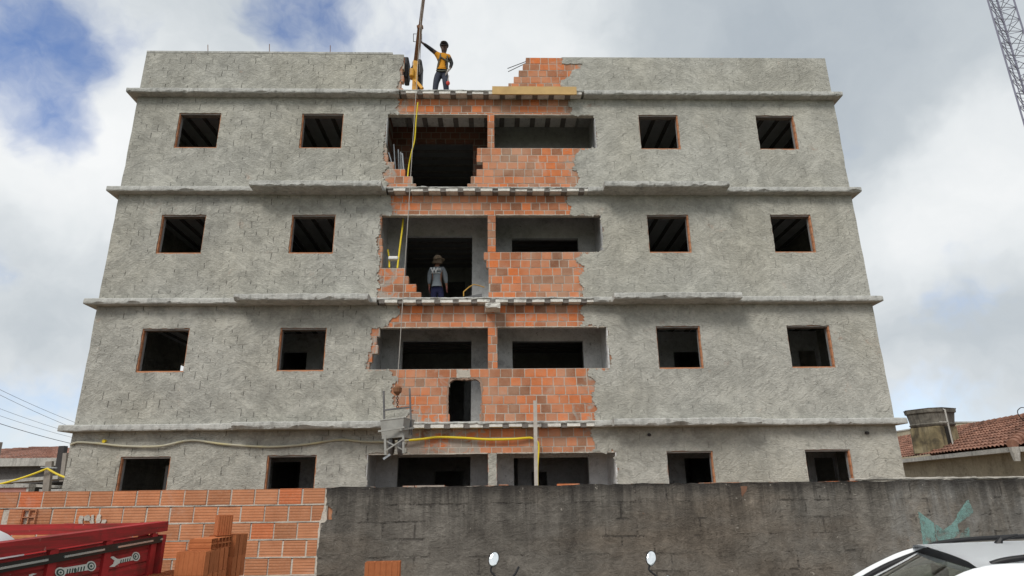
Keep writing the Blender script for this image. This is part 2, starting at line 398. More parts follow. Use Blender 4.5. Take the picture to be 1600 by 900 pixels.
def cdt_prism(bm, loops, y0, y1, cell=None):
    """loops of (x, z): first the outline, then holes -> a slab between y0 (front) and y1"""
    co = []; ed = []
    for lp in loops:
        s = len(co); co += [Vector(q) for q in lp]; ed += [(s+i, s+(i+1) % len(lp)) for i in range(len(lp))]
    V, E, Fc, *_ = delaunay_2d_cdt(co, ed, [], 0, 1e-5)
    def inside(q, lp):
        c = False; j = len(lp)-1
        for i in range(len(lp)):
            if (lp[i][1] > q[1]) != (lp[j][1] > q[1]) and q[0] < (lp[j][0]-lp[i][0])*(q[1]-lp[i][1])/(lp[j][1]-lp[i][1])+lp[i][0]: c = not c
            j = i
        return c
    tris = []
    for f in Fc:
        m = sum((V[i] for i in f), Vector((0, 0)))/len(f)
        if inside(m, loops[0]) and not any(inside(m, h) for h in loops[1:]): tris.append(tuple(f))
    fr = [bm.verts.new((q.x, y0, q.y)) for q in V]; bk = [bm.verts.new((q.x, y1, q.y)) for q in V]
    cnt = {}
    for f in tris:
        for i in range(len(f)):
            k = (f[i], f[(i+1) % len(f)])
            cnt[k] = 1
    for f in tris:
        bm.faces.new([fr[i] for i in f]); bm.faces.new([bk[i] for i in reversed(f)])
        for i in range(len(f)):
            a, b = f[i], f[(i+1) % len(f)]
            if (b, a) not in cnt: bm.faces.new((fr[a], bk[a], bk[b], fr[b]))
    for v in [v for v in bm.verts if not v.link_faces]: bm.verts.remove(v)
def rect(x0, x1, z0, z1): return [(x0, z0), (x1, z0), (x1, z1), (x0, z1)]

# ================================================================ SETTING
ASPH = m_simple('asphalt', (.055, .054, .052), .9, .3, 3, bump=.4)
PAVE = m_concrete('pavement_concrete', (.30, .29, .27))
DIRT = m_simple('yard_dirt', (.23, .16, .10), .95, .3, 1.5, bump=.5, dirt=(.12, .10, .07))
bm = B(); box(bm, -900, 900, -900, 900, -1.0, -.012); struct('ground', bm, m_simple('open_ground', (.12, .13, .07), .95, .4, .2))
bm = B(); box(bm, -120, 120, -17.5, -7.9, -.5, 0.0); struct('street', bm, ASPH)
bm = B(); box(bm, -120, 120, -7.9, -5.2, -.5, .14)
struct('pavement', bm, PAVE)
bm = B(); box(bm, -60, 60, -5.2, 40, -.4, .30); struct('yard_ground', bm, DIRT)

# ================================================================ THE BUILDING
XL, XR, DEEP = -8.855, 8.725, 9.0
U = {n: 3.10 + 2.75*(n-1) for n in range(1, 5)}; U[4] = 11.29
TT = {n: U[n] + .13 for n in U}
FL = {1: .45, 2: TT[1], 3: TT[2], 4: TT[3], 5: TT[4]}
OT = {n: U[n] - .52 for n in U}; OT[4] = 10.83
SI = {n: OT[n] - .94 for n in U}
WINX = [(-7.75, -6.765), (-4.73, -3.75), (3.67, 4.625), (6.655, 7.60)]
WT = .14; CT = .075
bld = thing('unfinished_building', 'four storey unfinished apartment block of grey render with a torn open brick middle', 'building', (0, 4.5, .3))

# --- brickwork of the middle bay, course by course, with its real openings
def bricks_row(bmb, bmm, x0, x1, z0, z1, gaps, seed, yf=0.0, lw=(.20, .275), th=WT, j=.020, prot=.004):
    rs = random.Random(seed); segs = []; c = x0
    for g0, g1 in sorted(gaps):
        if g0 > c: segs.append((c, g0))
        c = max(c, g1)
    if c < x1: segs.append((c, x1))
    for a, b in segs:
        box(bmm, a, b, yf+prot, yf+th-.004, z0, z1)
        x = a - rs.uniform(0, .2)
        while x < b:
            L = rs.uniform(*lw); xa, xb = max(x, a), min(x+L, b)
            if xb-xa > .03:
                o = rs.uniform(-.005, .000)
                ea = -.006 if xa == a else j/2; eb = -.006 if xb == b else j/2
                box(bmb, xa+ea, xb-eb, yf+o, yf+th+.002, z0+j/2+rs.uniform(-.002, .002), z1-j/2+rs.uniform(-.002, .002))
            x += L
def rows_between(a, b, h=.195):
    """courses counted down from b"""
    r = [b]
    while r[-1]-h > a+.06: r.append(r[-1]-h)
    r.append(a); return list(zip(r[1:], r[:-1]))[::-1]
ax0, ax1 = -3.0, 2.75
LO = {1: (-2.67, -.135), 2: (-2.55, -.135), 3: (-2.66, -.14), 4: (-2.65, -.145)}
RO = {1: (.042, 2.575), 2: (.065, 2.545), 3: (.035, 2.56), 4: (.012, 2.55)}
step_l3 = [(-1.67), (-1.79), (-1.97), (-2.06), (-2.60), (-2.60)]
step_r3 = [(-.12), (-.12), (-.12), (-.12), (-.17), (-.23)]
step_l4 = [(-1.88), (-1.97), (-2.16), (-2.43), (-2.59), (-2.62)]
step_r4 = [(-.63), (-.55), (-.41), (-.26), (-.41), (-.40)]
for n in range(1, 5):
    bb, mm = B(), B(); sd_ = n*100
    lows = rows_between(FL[n], SI[n])
    for i, (a, b) in enumerate(lows):
        gaps = []
        if n == 3: gaps = [(step_l3[min(i, 5)], step_r3[min(i, 5)])]
        if n == 4: gaps = [(step_l4[min(i, 5)], step_r4[min(i, 5)])]
        if n == 2:
            if i < 5: gaps = [(-1.005 + (.03, .0, -.02, .0, .03)[i], -.285 + (-.03, .0, .02, .01, -.02)[i])]
        bricks_row(bb, mm, ax0, ax1, a, b, gaps, sd_+i)
    for i, (a, b) in enumerate(rows_between(SI[n], OT[n])):
        l0, l1 = LO[n]
        if n == 2: l0 = (-2.75, -2.70, -2.58, -2.62, -2.56)[min(i, 4)]
        if n == 3: l0 = (-2.60, -2.62, -2.66, -2.66, -2.66)[min(i, 4)]
        bricks_row(bb, mm, ax0, ax1, a, b, [(l0, l1), RO[n]], sd_+30+i)
    for i, (a, b) in enumerate(rows_between(OT[n], U[n])):
        bricks_row(bb, mm, ax0, ax1, a, b, [], sd_+60+i)
    pn = obj('brick_panel', bb, CLAY_OLD, bld)
    pn['label'] = {1: 'orange brick strip over the ground floor openings', 2: 'exposed brick panel with a rounded hole knocked through it',
                   3: 'stepped broken brick panel round the doorway of the third level', 4: 'stepped broken brick panel of the top storey'}[n]
    obj('mortar', mm, MORTAR_OLD, pn)

hx0, hx1, hz0, hz1 = -1.0, -.29, 3.235, 4.165
def rrect(x0, x1, z0, z1, r):
    P = []
    for cx, cz, a0 in ((x1-r, z1-r, 0), (x0+r, z1-r, 90), (x0+r, z0+r*.3, 180), (x1-r, z0+r*.3, 270)):
        for k in range(6): P.append((cx+r*math.cos(R(a0+18*k)), cz+(r if a0 < 180 else r*.3)*math.sin(R(a0+18*k))))
    return P
bm = B(); cdt_prism(bm, [rough_line(rrect(hx0-.025, hx1+.025, hz0-.02, hz1+.02, .10), .025, .03, 5, True), rough_line(rrect(hx0+.004, hx1-.004, hz0+.0, hz1-.006, .15), .03, .018, 9, True)], -.008, WT+.004)
obj('hole_rim', bm, m_concrete('broken_clay_edge', (.36, .25, .19)), bld)
bm = B(); cdt_prism(bm, [rough_line(rect(-.83, -.53, hz1+.03, SI[2]-.01), .03, .02, 13, True)], -.010, -.0055); obj('concrete_pad', bm, MORTAR_OLD, bld)
# --- cement render of each storey, with torn edges at the exposed brick
lint = {1: (-1.83, 2.10), 2: (-2.15, 2.03), 3: (-2.42, 1.80), 4: (-2.39, 1.97)}
low = {1: (-3.0, 2.6), 2: (-2.12, 2.15), 3: (-2.66, 2.03), 4: (-2.66, 2.02)}
YP0, YP1 = -.022, -.001
for n in range(1, 5):
    z0, z1, s, o = FL[n] if n > 1 else .30, U[n], SI[n], OT[n]
    # left sheet
    l0 = LO[n][0]
    if n == 1:
        right = [(-2.67, z0), (-2.67, o), (lint[1][0]+.05, o+.01), (lint[1][0]-.08, o+.2), (lint[1][0]+.1, o+.36), (lint[1][0], z1)]
    elif n == 2:
        right = [(-2.45, z0), (-2.0, z0+.03), (-1.75, z0+.28), (-2.15, z0+.34), (-2.25, z0+.75), (-2.12, s-.2), (-2.3, s-.02), (-2.77, s), (-2.78, s+.36), (-2.72, s+.4), (-2.73, o-.02), (-2.45, o+.04), (-2.30, o+.2), (-2.15, o+.3), (-2.18, z1)]
    elif n == 3:
        right = [(-2.72, z0), (-2.6, z0+.3), (-2.68, z0+.55), (-2.63, s-.2), (-2.72, s+.15), (-2.71, s+.42), (-2.67, o), (-2.42, o+.01), (-2.48, o+.25), (-2.40, z1)]
    else:
        right = [(-2.74, z0), (-2.55, z0+.2), (-2.72, z0+.4), (-2.56, z0+.6), (-2.62, z0+.75), (-2.72, s-.15), (-2.68, s+.1), (-2.65, o), (-2.36, o+.01), (-2.45, o+.2), (-2.37, o+.35), (-2.42, z1)]
    outline = [(XL, z1), (XL, z0)] + rough_line(right, .022, .06, n*3.1)
    outline = rough_line([outline[0], outline[1]], .3, .015, n) [:-1] + outline[1:]
    holes_ = []
    for wx in WINX[:2]:
        holes_.append(rough_line(rect(wx[0]-.025, wx[1]+.02, s-.03, o+.006), .07, .012, wx[0], True))
    bm = B(); cdt_prism(bm, [outline]+holes_, YP0, YP1)
    obj('plaster_coat', bm, PLASTER, bld)
    # right sheet
    r1 = RO[n][1]
    if n == 1:
        left = [(2.585, z0), (2.585, o), (lint[1][1]-.03, o+.005), (lint[1][1]+.03, o+.2), (lint[1][1]-.06, o+.33), (lint[1][1], z1)]
    elif n == 2:
        left = [(2.16, z0), (2.20, z0+.3), (2.10, z0+.55), (2.22, z0+.8), (2.08, s-.12), (2.14, s), (r1+.01, s), (r1+.01, o), (1.98, o), (2.05, o+.2), (1.92, o+.36), (2.03, z1)]
    elif n == 3:
        left = [(2.06, z0), (2.02, z0+.3), (1.95, z0+.5), (2.10, z0+.75), (1.9, s-.2), (2.02, s-.05), (2.45, s-.01), (r1+.01, s), (r1+.01, o), (1.80, o), (1.86, o+.2), (1.74, o+.36), (1.82, z1)]
    else:
        left = [(1.95, z0), (2.0, z0+.2), (2.12, z0+.35), (1.92, z0+.55), (2.0, s-.3), (2.12, s-.08), (r1+.01, s), (r1+.01, o), (1.94, o), (2.0, o+.2), (1.88, o+.3), (1.98, z1)]
    outline = [(XR, z1), (XR, z0)] + rough_line(left, .022, .06, n*5.7)
    outline = rough_line([outline[0], outline[1]], .3, .015, n+9)[:-1] + outline[1:]
    holes_ = []
    for wx in WINX[2:]:
        holes_.append(rough_line(rect(wx[0]-.012, wx[1]+.03, s-.03, o+.006), .07, .012, wx[0], True))
    bm = B(); cdt_prism(bm, [outline]+holes_, YP0, YP1)
    obj('plaster_coat', bm, PLASTER, bld)
    # clay core of the outer bays, seen in the window reveals
    for (xa, xb), ws in (((XL+.01, ax0), WINX[:2]), ((ax1, XR-.01), WINX[2:])):
        bm = B(); cdt_prism(bm, [rect(xa, xb, z0, z1-.001)] + [rect(a, b, s, o) for a, b in ws], .001, CT)
        obj('wall', bm, CLAY_CORE, bld)
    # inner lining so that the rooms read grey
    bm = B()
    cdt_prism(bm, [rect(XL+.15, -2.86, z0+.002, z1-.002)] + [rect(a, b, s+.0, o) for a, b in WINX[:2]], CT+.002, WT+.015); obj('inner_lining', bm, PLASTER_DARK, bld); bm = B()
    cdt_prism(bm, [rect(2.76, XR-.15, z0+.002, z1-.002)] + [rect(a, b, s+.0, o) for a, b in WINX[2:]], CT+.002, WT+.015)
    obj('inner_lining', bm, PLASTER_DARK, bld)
    for a, b in WINX:
        bm = B(); box(bm, a+.002, b-.002, .002, WT+.014, o-.03, o-.001); obj('lintel', bm, CONC_D, bld)
    for a, b in (LO[n], RO[n]):
        bm = B(); cdt_prism(bm, [rough_line(rect(a+.01, b-.012, o-.006, o+.014), .05, .007, a+n, True)], -.013, -.0055)
        obj('lintel_edge', bm, MORTAR_OLD, bld)
# grey facing of the ground floor pier
bm = B(); cdt_prism(bm, [rough_line(rect(-.135, .042, 1.0, OT[1]-.002), .08, .008, 4, True)], -.014, -.001); obj('plaster_coat', bm, PLASTER, bld)

# --- side and rear walls, partitions
def wall_x(x0, x1, ya, yb, z0, z1, holes, m, name='wall'):
    bm = B(); cdt_prism(bm, [rect(ya, yb, z0, z1)] + holes, 0, x1-x0)
    for v in bm.verts: v.co = Vector((x0+v.co.y, v.co.x, v.co.z))
    return obj(name, bm, m, bld)
def wall_y(y0, y1, xa, xb, z0, z1, holes, m, name='wall'):
    bm = B(); cdt_prism(bm, [rect(xa, xb, z0, z1)] + holes, y0, y1); return obj(name, bm, m, bld)
DARKBR, t, p = mat('shaded_block_wall', .93, None, 0, .1)  # bare blocks, colour darkened for the shade inside the top balcony
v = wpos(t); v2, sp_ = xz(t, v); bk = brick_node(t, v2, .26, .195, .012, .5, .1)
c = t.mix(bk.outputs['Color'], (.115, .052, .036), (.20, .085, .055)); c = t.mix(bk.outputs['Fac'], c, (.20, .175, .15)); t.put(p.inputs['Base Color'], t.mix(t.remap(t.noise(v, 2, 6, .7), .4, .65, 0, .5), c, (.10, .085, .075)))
YR = 1.30                                       # rear wall of the balconies
for n in range(1, 5):
    z0, z1, s, o = FL[n] if n > 1 else .30, U[n]-.001, SI[n], OT[n]
    hs = [rect(3.86, 4.85, s, o)] if n in (1, 2) else [rect(5.6, 6.5, s, o)]
    wall_x(XL, XL+.14, CT+.003, DEEP, z0, z1, hs, PLASTER)
    hs = [rect(3.72, 4.7, s, o)] if n == 2 else [rect(4.05, 4.9, s, o)] if n == 1 else [rect(5.6, 6.5, s, o)]
    wall_x(XR-.14, XR, CT+.003, DEEP, z0, z1, hs, PLASTER)
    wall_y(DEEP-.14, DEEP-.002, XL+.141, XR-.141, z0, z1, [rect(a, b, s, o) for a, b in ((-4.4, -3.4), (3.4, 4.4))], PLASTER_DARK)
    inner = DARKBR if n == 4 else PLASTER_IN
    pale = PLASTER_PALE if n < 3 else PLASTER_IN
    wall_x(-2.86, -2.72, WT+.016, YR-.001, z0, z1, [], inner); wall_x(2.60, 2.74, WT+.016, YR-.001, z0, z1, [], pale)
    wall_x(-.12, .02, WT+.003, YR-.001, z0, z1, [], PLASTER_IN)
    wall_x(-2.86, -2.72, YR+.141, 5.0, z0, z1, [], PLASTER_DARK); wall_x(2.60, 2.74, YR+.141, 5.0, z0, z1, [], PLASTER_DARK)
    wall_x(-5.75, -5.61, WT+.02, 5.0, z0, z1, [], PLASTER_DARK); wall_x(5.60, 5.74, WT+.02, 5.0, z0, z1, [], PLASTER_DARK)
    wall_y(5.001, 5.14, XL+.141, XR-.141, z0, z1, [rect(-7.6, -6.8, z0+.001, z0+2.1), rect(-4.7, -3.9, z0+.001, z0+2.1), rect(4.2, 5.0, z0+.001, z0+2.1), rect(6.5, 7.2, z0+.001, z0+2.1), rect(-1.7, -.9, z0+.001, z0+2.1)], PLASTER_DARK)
    dx = .0
    door = rect(-2.23, -.555, z0+.001, o+.01)
    win = rect(.44, 2.17, s-.1 if n < 4 else s, o-.02 if n > 1 else o-.03)
    if n == 4: win = rect(.44, 2.15, s-.1, o-.35)
    if n == 3: win = rect(.46, 2.17, s-.1, o-.06)
    wall_y(YR, YR+.14, -2.86, 2.74, z0, z1, [door, win], inner if n == 4 else PLASTER_IN)
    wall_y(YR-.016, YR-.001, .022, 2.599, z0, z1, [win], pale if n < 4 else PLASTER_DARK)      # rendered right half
    r1 = RO[n][1]
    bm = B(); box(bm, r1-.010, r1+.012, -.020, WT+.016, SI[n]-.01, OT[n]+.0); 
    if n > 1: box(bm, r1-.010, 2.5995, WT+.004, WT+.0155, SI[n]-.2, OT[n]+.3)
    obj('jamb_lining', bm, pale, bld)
    l0 = LO[n][0]
    if n in (1, 4):
        bm = B(); box(bm, l0-.012, l0+.010, -.019, WT+.015, (SI[n] if n == 1 else SI[n]+.12), OT[n]); obj('jamb_lining', bm, PLASTER_IN, bld)
# rooms behind the right-hand windows: rendered partitions with a doorway each
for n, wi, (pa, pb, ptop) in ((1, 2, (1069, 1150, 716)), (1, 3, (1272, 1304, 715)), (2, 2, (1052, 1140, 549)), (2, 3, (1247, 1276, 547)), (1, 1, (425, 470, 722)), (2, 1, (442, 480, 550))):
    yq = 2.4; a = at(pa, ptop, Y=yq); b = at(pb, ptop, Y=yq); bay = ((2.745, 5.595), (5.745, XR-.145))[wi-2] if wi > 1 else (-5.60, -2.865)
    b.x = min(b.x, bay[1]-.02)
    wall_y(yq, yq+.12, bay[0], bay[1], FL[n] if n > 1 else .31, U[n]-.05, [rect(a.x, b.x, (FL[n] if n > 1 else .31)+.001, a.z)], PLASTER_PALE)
# grey rendered wall seen behind the ground floor right-hand opening
wall_y(3.2, 3.34, .6, 2.59, .3, U[1]-.002, [rect(.95, 1.35, .31, 2.3)], PLASTER_IN)

# --- floor slabs with ragged edges, hollow-block undersides in the torn middle
def ragged_slab(bm, x0, x1, y0, y1, z0, z1, seed, amp=.010, step=.04):
    n = max(2, int((x1-x0)/step)); prev = None; rings = []
    for i in range(n+1):
        x = x0+(x1-x0)*i/n
        def q(k, a=amp): return a*(noise.noise(Vector((x*1.3, seed, k)))*.9 + noise.noise(Vector((x*5.5, seed, k+5)))*.9 + noise.noise(Vector((x*15, seed, k+9)))*.55)
        chip = max(0.0, noise.noise(Vector((x*2.7, seed, 30)))-.12)*.09+max(0.0, noise.noise(Vector((x*9, seed, 33)))-.22)*.08
        prof = [(y0+.012+q(1)+chip*1.2, z0+q(2)*.6), (y0+q(3)*.6, z0+.022+q(4)*.6+chip), (y0+q(5)*.6, (z0+z1)/2+q(8)*.3), (y0+.006+q(6), z1-.02+q(7)), (y0+.03+q(6), z1+q(7)*.6), (y1, z1), (y1, z0)]
        rings.append([bm.verts.new((x, a, b)) for a, b in prof])
    for a, b in zip(rings[:-1], rings[1:]):
        for k in range(len(a)): bm.faces.new((a[k], b[k], b[(k+1) % len(a)], a[(k+1) % len(a)]))
    bm.faces.new(rings[0][::-1]); bm.faces.new(rings[-1])
PROJ = .25
xl, xr = XL-.18, XR+.14
gap_m = {1: (-2.35, 2.12), 2: (-2.62, 2.25), 3: (-2.55, 2.25), 4: (-2.36, 2.28)}
for n in range(1, 5):
    g0, g1 = gap_m[n]
    bm = B()
    ragged_slab(bm, xl, g0, -PROJ, DEEP+.1, U[n], TT[n], n*2.0)
    ragged_slab(bm, g1, xr, -PROJ, DEEP+.1, U[n]-.004, TT[n]-.004, n*2.0+40)
    ragged_slab(bm, g0+.001, g1-.001, -PROJ+.015, DEEP+.09, TT[n]-.062, TT[n]-.002, n*2.0+80, .013)
    sl = obj('floor_slab' if n < 4 else 'roof_slab', bm, CONC, bld)
    jb, fb = B(), B(); k = 0; x = g0+.05
    while x < g1-.12:
        box(jb, x, x+.128, -PROJ+.03+rnd(0, .02), 5.0, U[n]-.012, TT[n]-.064)
        xe = min(x+.41, g1-.002)
        box(fb, x+.130, xe-.002, -PROJ+.012+rnd(0, .03), 5.0, U[n]+rnd(0, .012), TT[n]-.0635)
        x += .412
    obj('joist', jb, CONC_D, sl); obj('filler_block', fb, FILL, sl)
    # ceilings of the outer rooms
    for x0_, x1_ in ((XL+.16, g0-.45), (g1+.5, XR-.16)):
        jb, fb = B(), B()
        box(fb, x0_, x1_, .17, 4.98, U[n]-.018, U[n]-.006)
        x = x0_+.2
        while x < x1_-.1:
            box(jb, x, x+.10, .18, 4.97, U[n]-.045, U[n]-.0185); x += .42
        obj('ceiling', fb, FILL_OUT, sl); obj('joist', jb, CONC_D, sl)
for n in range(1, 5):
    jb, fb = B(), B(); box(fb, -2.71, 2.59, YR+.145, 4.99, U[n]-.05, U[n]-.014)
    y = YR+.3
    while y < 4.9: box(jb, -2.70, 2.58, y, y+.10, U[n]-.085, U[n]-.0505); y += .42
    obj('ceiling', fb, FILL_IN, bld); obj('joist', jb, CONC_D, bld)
bm = B(); box(bm, XL+.15, XR-.15, WT+.02, DEEP-.15, .305, .45); obj('floor_slab', bm, CONC, bld)
# air-conditioner ledges
for n, xa, xb, pj in ((3, -5.64, -2.62, .52), (3, 2.60, 5.56, .52), (2, -5.67, -2.76, .52), (2, 2.66, 5.52, .52), (1, -5.41, -2.30, .46), (1, 2.5, 5.62, .46)):
    bm = B(); ragged_slab(bm, xa, xb, -pj, -.23, U[n]-.006, TT[n]+.006, n*7+xa, .012); obj('ledge', bm, CONC, bld)

# --- roof parapet
z0 = TT[4]
bm = B(); cdt_prism(bm, [[(XL, z0), *rough_line([(-2.42, z0), (-2.47, z0+.2), (-2.36, z0+.42), (-2.42, z0+.7), (-2.32, z0+.95), (-2.31, 12.60)], .05, .03, 3), *rough_line([(-2.31, 12.60), (XL, 12.645)], .12, .012, 8)[1:]]], YP0, YP1)
obj('plaster_coat', bm, PLASTER, bld)
bb, mm = B(), B()
for i, (a, b) in enumerate(rows_between(z0, 12.58)): bricks_row(bb, mm, -3.0, (-2.30, -2.36, -2.30, -2.34, -2.30, -2.31, -2.3)[min(i, 6)], a, b, [], 900+i)
pn = obj('parapet', bb, CLAY_OLD, bld); obj('mortar', mm, MORTAR_OLD, pn); bb, mm = B(), B()
prows = rows_between(z0, 12.55); starts = [.30, .39, .53, .66, .77, .85, .85]
for i, (a, b) in enumerate(prows): bricks_row(bb, mm, starts[min(i, 6)], 3.2, a, b, [], 950+i)
pn = obj('parapet', bb, CLAY_OLD, bld); pn['label'] = 'stepped broken end of the brick roof parapet'; obj('mortar', mm, MORTAR_OLD, pn)
bm = B(); cdt_prism(bm, [[(XR, z0), (XR, 12.575), *rough_line([(1.78, 12.553), (1.78, 12.36), (2.32, 12.35), (2.25, 12.2), (2.05, 12.16), (1.95, 11.97), (1.72, 11.85), (1.80, z0)], .05, .035, 11)]], YP0, YP1)
obj('plaster_coat', bm, PLASTER, bld)
for q_ in ((XL+.01, -3.0, 0, WT, z0, 12.62), (3.2, XR-.01, 0, WT, z0, 12.555), (XL+.01, XL+.15, WT+.001, DEEP, z0, 12.6), (XR-.15, XR-.01, WT+.001, DEEP, z0, 12.55), (XL+.151, XR-.151, DEEP-.14, DEEP-.001, z0, 11.9)):
    bm = B(); box(bm, *q_); obj('parapet', bm, PLASTER, bld)
bm = B()
box(bm, XL+.0, -2.6, -.03, WT+.01, 12.605, 12.66); obj('coping', bm, CONC, bld)
# starter bars and two bent rods
for px, h in ((325, 70), (421, 69), (516, 71)):
    a = at(px, 86, Y=.07); b = at(px+rnd(-1, 2), h, Y=.07); bm = B(); tube(bm, [a, b], .009, 5); obj('rebar', bm, RUST, bld)
for (xa, ya), (xb, yb) in (((822, 96), (793, 107)), ((821, 99), (794, 112))):
    bm = B(); tube(bm, [at(xa, ya, Y=.07), at(xb, yb, Y=.0)], .010, 5); obj('rebar', bm, IRON, bld)
# small spouts and holes in the ground floor facade
for px, py in ((164, 689), (1014, 679), (1354, 676)):
    q = at(px, py, Y=-.03); bm = B(); tube(bm, [q+Vector((0, .02, 0)), q+Vector((0, -.05, -.01))], .035, 10); obj('spout', bm, (IRON if px != 164 else CONDUIT), bld)

# a strip of broken beam that sticks out under the third level
bm = B(); q = at(770, 478, Y=-.33); box(bm, q.x-.16, q.x+.16, -.40, -.0, q.z-.06, q.z+.055)
bmesh.ops.subdivide_edges(bm, edges=bm.edges, cuts=3, use_grid_fill=True)
for v in bm.verts: v.co += Vector([rnd(-.012, .012) for _ in range(3)])
obj('broken_beam', bm, FILL, bld)

# ================================================================ STREET WALLS
WY = -5.378                                      # street face of both walls
WZ = 1.857
XJ = -2.14                                       # where the bare blockwork meets the rendered wall
bw = thing('brick_wall', 'bare new clay block boundary wall with pale mortar joints behind the red truck', 'wall', (-8.5, WY+.07, .14))
bb, mm = B(), B()
zs = [WZ-.205*i for i in range(9)]
rs = random.Random(5)
xe = [XJ-.0, XJ+.0, XJ-.03, XJ-.05, XJ-.06, XJ-.07, XJ-.07, XJ-.07]
for i, (zb, za) in enumerate(zip(zs[:-1], zs[1:])):
    x = xe[i]-.01
    first = True
    while x > -16:
        L = .285+rs.uniform(-.006, .006)
        if first: L = (.285, .16, .285, .135, .285, .15, .285, .14)[i]
        first = False
        if not (i == 1 and -6.06 < x-L/2 < -5.76):       # one course has an open-ended block lying in it
            o = rs.uniform(-.005, .005)
            box(bb, x-L+.007, x-.007, WY+o, WY+.10, za+.016+rs.uniform(-.004, .003), zb-.006+rs.uniform(-.003, .003))
        x -= L+rs.uniform(.002, .012)
    box(mm, -16, xe[i]+.03, WY+.006, WY+.095, za+.003, zb-.012)
    # squeezed-out mortar bed
    n_ = 150; prev = None; ph = rs.uniform(0, 50)
    for k in range(n_+1):
        xx = -12+(xe[i]+.02+12)*k/n_
        t_ = .013+.009*noise.noise(Vector((xx*6, ph, 0))); pr = .007+.009*noise.noise(Vector((xx*4, ph, 3)))
        c_ = za+.006+.005*noise.noise(Vector((xx*2.2, ph, 7)))
        ring = [mm.verts.new((xx, WY+.03, c_-t_)), mm.verts.new((xx, WY-pr+.004, c_-t_*.5)), mm.verts.new((xx, WY-pr+.003, c_+t_*.6)), mm.verts.new((xx, WY+.03, c_+t_))]
        if prev:
            for q in range(3): mm.faces.new((prev[q], ring[q], ring[q+1], prev[q+1]))
        prev = ring
obj('block_course', bb, CLAY_NEW, bw); obj('mortar', mm, MORTAR_NEW, bw)
# the open-ended block in the second course
bm = B(); zb, za = zs[1]-.01, zs[2]+.012
box(bm, -6.02, -5.865, WY-.035, WY+.09, za, zb)
for xx in (-5.862, -5.785, -5.706): box(bm, xx, xx+.010, WY-.03, WY+.09, za, zb)
for zz in (za, (za+zb)/2-.005, zb-.010): box(bm, -5.852, -5.707, WY-.03, WY+.09, zz, zz+.010)
box(bm, -5.85, -5.71, WY+.03, WY+.04, za+.01, zb-.01)
obj('open_block', bm, CLAY_NEW, bw)
# splashed mortar on it
bm = B()
for x0_, z0_, w_, h_ in ((-5.17, 1.455, .05, .10), (-5.10, 1.50, .06, .055), (-5.02, 1.46, .03, .11), (-4.95, 1.47, .04, .1), (-4.88, 1.45, .05, .06)):
    cdt_prism(bm, [rough_line(rect(x0_, x0_+w_, z0_, z0_+h_), .015, .02, x0_, True)], WY-.014, WY-.006)
obj('mortar_splash', bm, MORTAR_NEW, bw)

sw = thing('rendered_wall', 'long dark mould-stained rendered boundary wall along the street', 'wall', (4, WY+.07, .14))
torn = rough_line([(XJ+.0, WZ), (XJ+.01, WZ-.2), (XJ+.09, WZ-.26), (XJ+.10, WZ-.38), (XJ-.02, WZ-.42), (XJ-.05, WZ-.7), (XJ-.065, .14)], .03, .02, 3)
topl = rough_line([(24, WZ+.02), (XJ, WZ)], .09, .012, 21)
bm = B(); cdt_prism(bm, [[*topl[:-1], *torn, (24, .14)]], WY-.012, WY+.02)
obj('plaster_coat', bm, STAINED, sw)
bm = B(); box(bm, XJ+.03, 24, WY+.021, WY+.14, .14, WZ-.012); obj('core', bm, CLAY_CORE, sw)
bm = B(); cdt_prism(bm, [rough_line([(XJ-.01, WZ-.20), (XJ+.02, WZ-.22), (XJ+.03, WZ-.40), (XJ-.04, WZ-.42), (XJ-.05, WZ-1.7), (XJ-.075, WZ-1.7), (XJ-.06, WZ-.4), (XJ-.03, WZ-.3)], .03, .014, 6, True)], WY-.010, WY-.002)
obj('mortar', bm, MORTAR_NEW, sw)
# coping: broken clay edge along most of it, pale mortar at the far end
bb = B(); x = XJ; rs = random.Random(11)
while x < 5.0:
    L = rs.uniform(.12, .5)
    if rs.random() < .62: box(bb, x, x+L-.01, WY-.008+rs.uniform(0, .02), WY+.13, WZ-.010, WZ+.004+rs.uniform(-.004, .012))
    x += L
obj('coping_block', bb, CLAY_OLD, sw)
bm = B(); ragged_slab(bm, 4.7, 24, WY-.014, WY+.13, WZ+.008, WZ+.042, 55, .02); obj('coping', bm, COPING, sw)
bm = B()                                            # clay spots where the render has dropped off the top
for px, py, w_, h_ in ((1157, 757, .09, .13),):
    q = at(px, py+3, Y=WY-.014); cdt_prism(bm, [rough_line([(q.x, q.z), (q.x+w_, q.z), (q.x+w_*.5, q.z-h_*.6), (q.x+w_*.1, q.z-h_)], .03, .02, px, True)], WY-.0145, WY-.0125)
obj('bare_clay_patch', bm, m_simple('grubby_clay', (.19, .10, .065), .95, .4, 12), sw)
# worn turquoise paint
gm, t, p = mat('worn_turquoise_paint', .85)
v = wpos(t)
keep = t.remap(t.math('ADD', t.math('MULTIPLY', t.noise(v, 3.2, 4, .6), .6), t.math('MULTIPLY', t.noise(v, 26, 7, .75, .6), .5)),   .47, .64, 0, 1)
base = t.mix(t.noise(v, 6, 5, .7), (.17, .32, .30), (.29, .45, .42))
t.put(p.inputs['Base Color'], base)
tr = t.new('ShaderNodeBsdfTransparent'); mx = t.new('ShaderNodeMixShader')
t.put(mx.inputs[0], t.math('MULTIPLY', keep, .78)); t.l.new(tr.outputs[0], mx.inputs[1]); t.l.new(p.outputs[0], mx.inputs[2])
t.l.new(mx.outputs[0], t.n['Material Output'].inputs[0])
bm = B()
def wallpoly(pts, seed, off=-.0135):
    P2 = [(q.x, q.z) for q in (at(a, b, Y=WY+off) for a, b in pts)]
    cdt_prism(bm, [rough_line(P2, .03, .012, seed, True)], WY+off-.0015, WY+off)
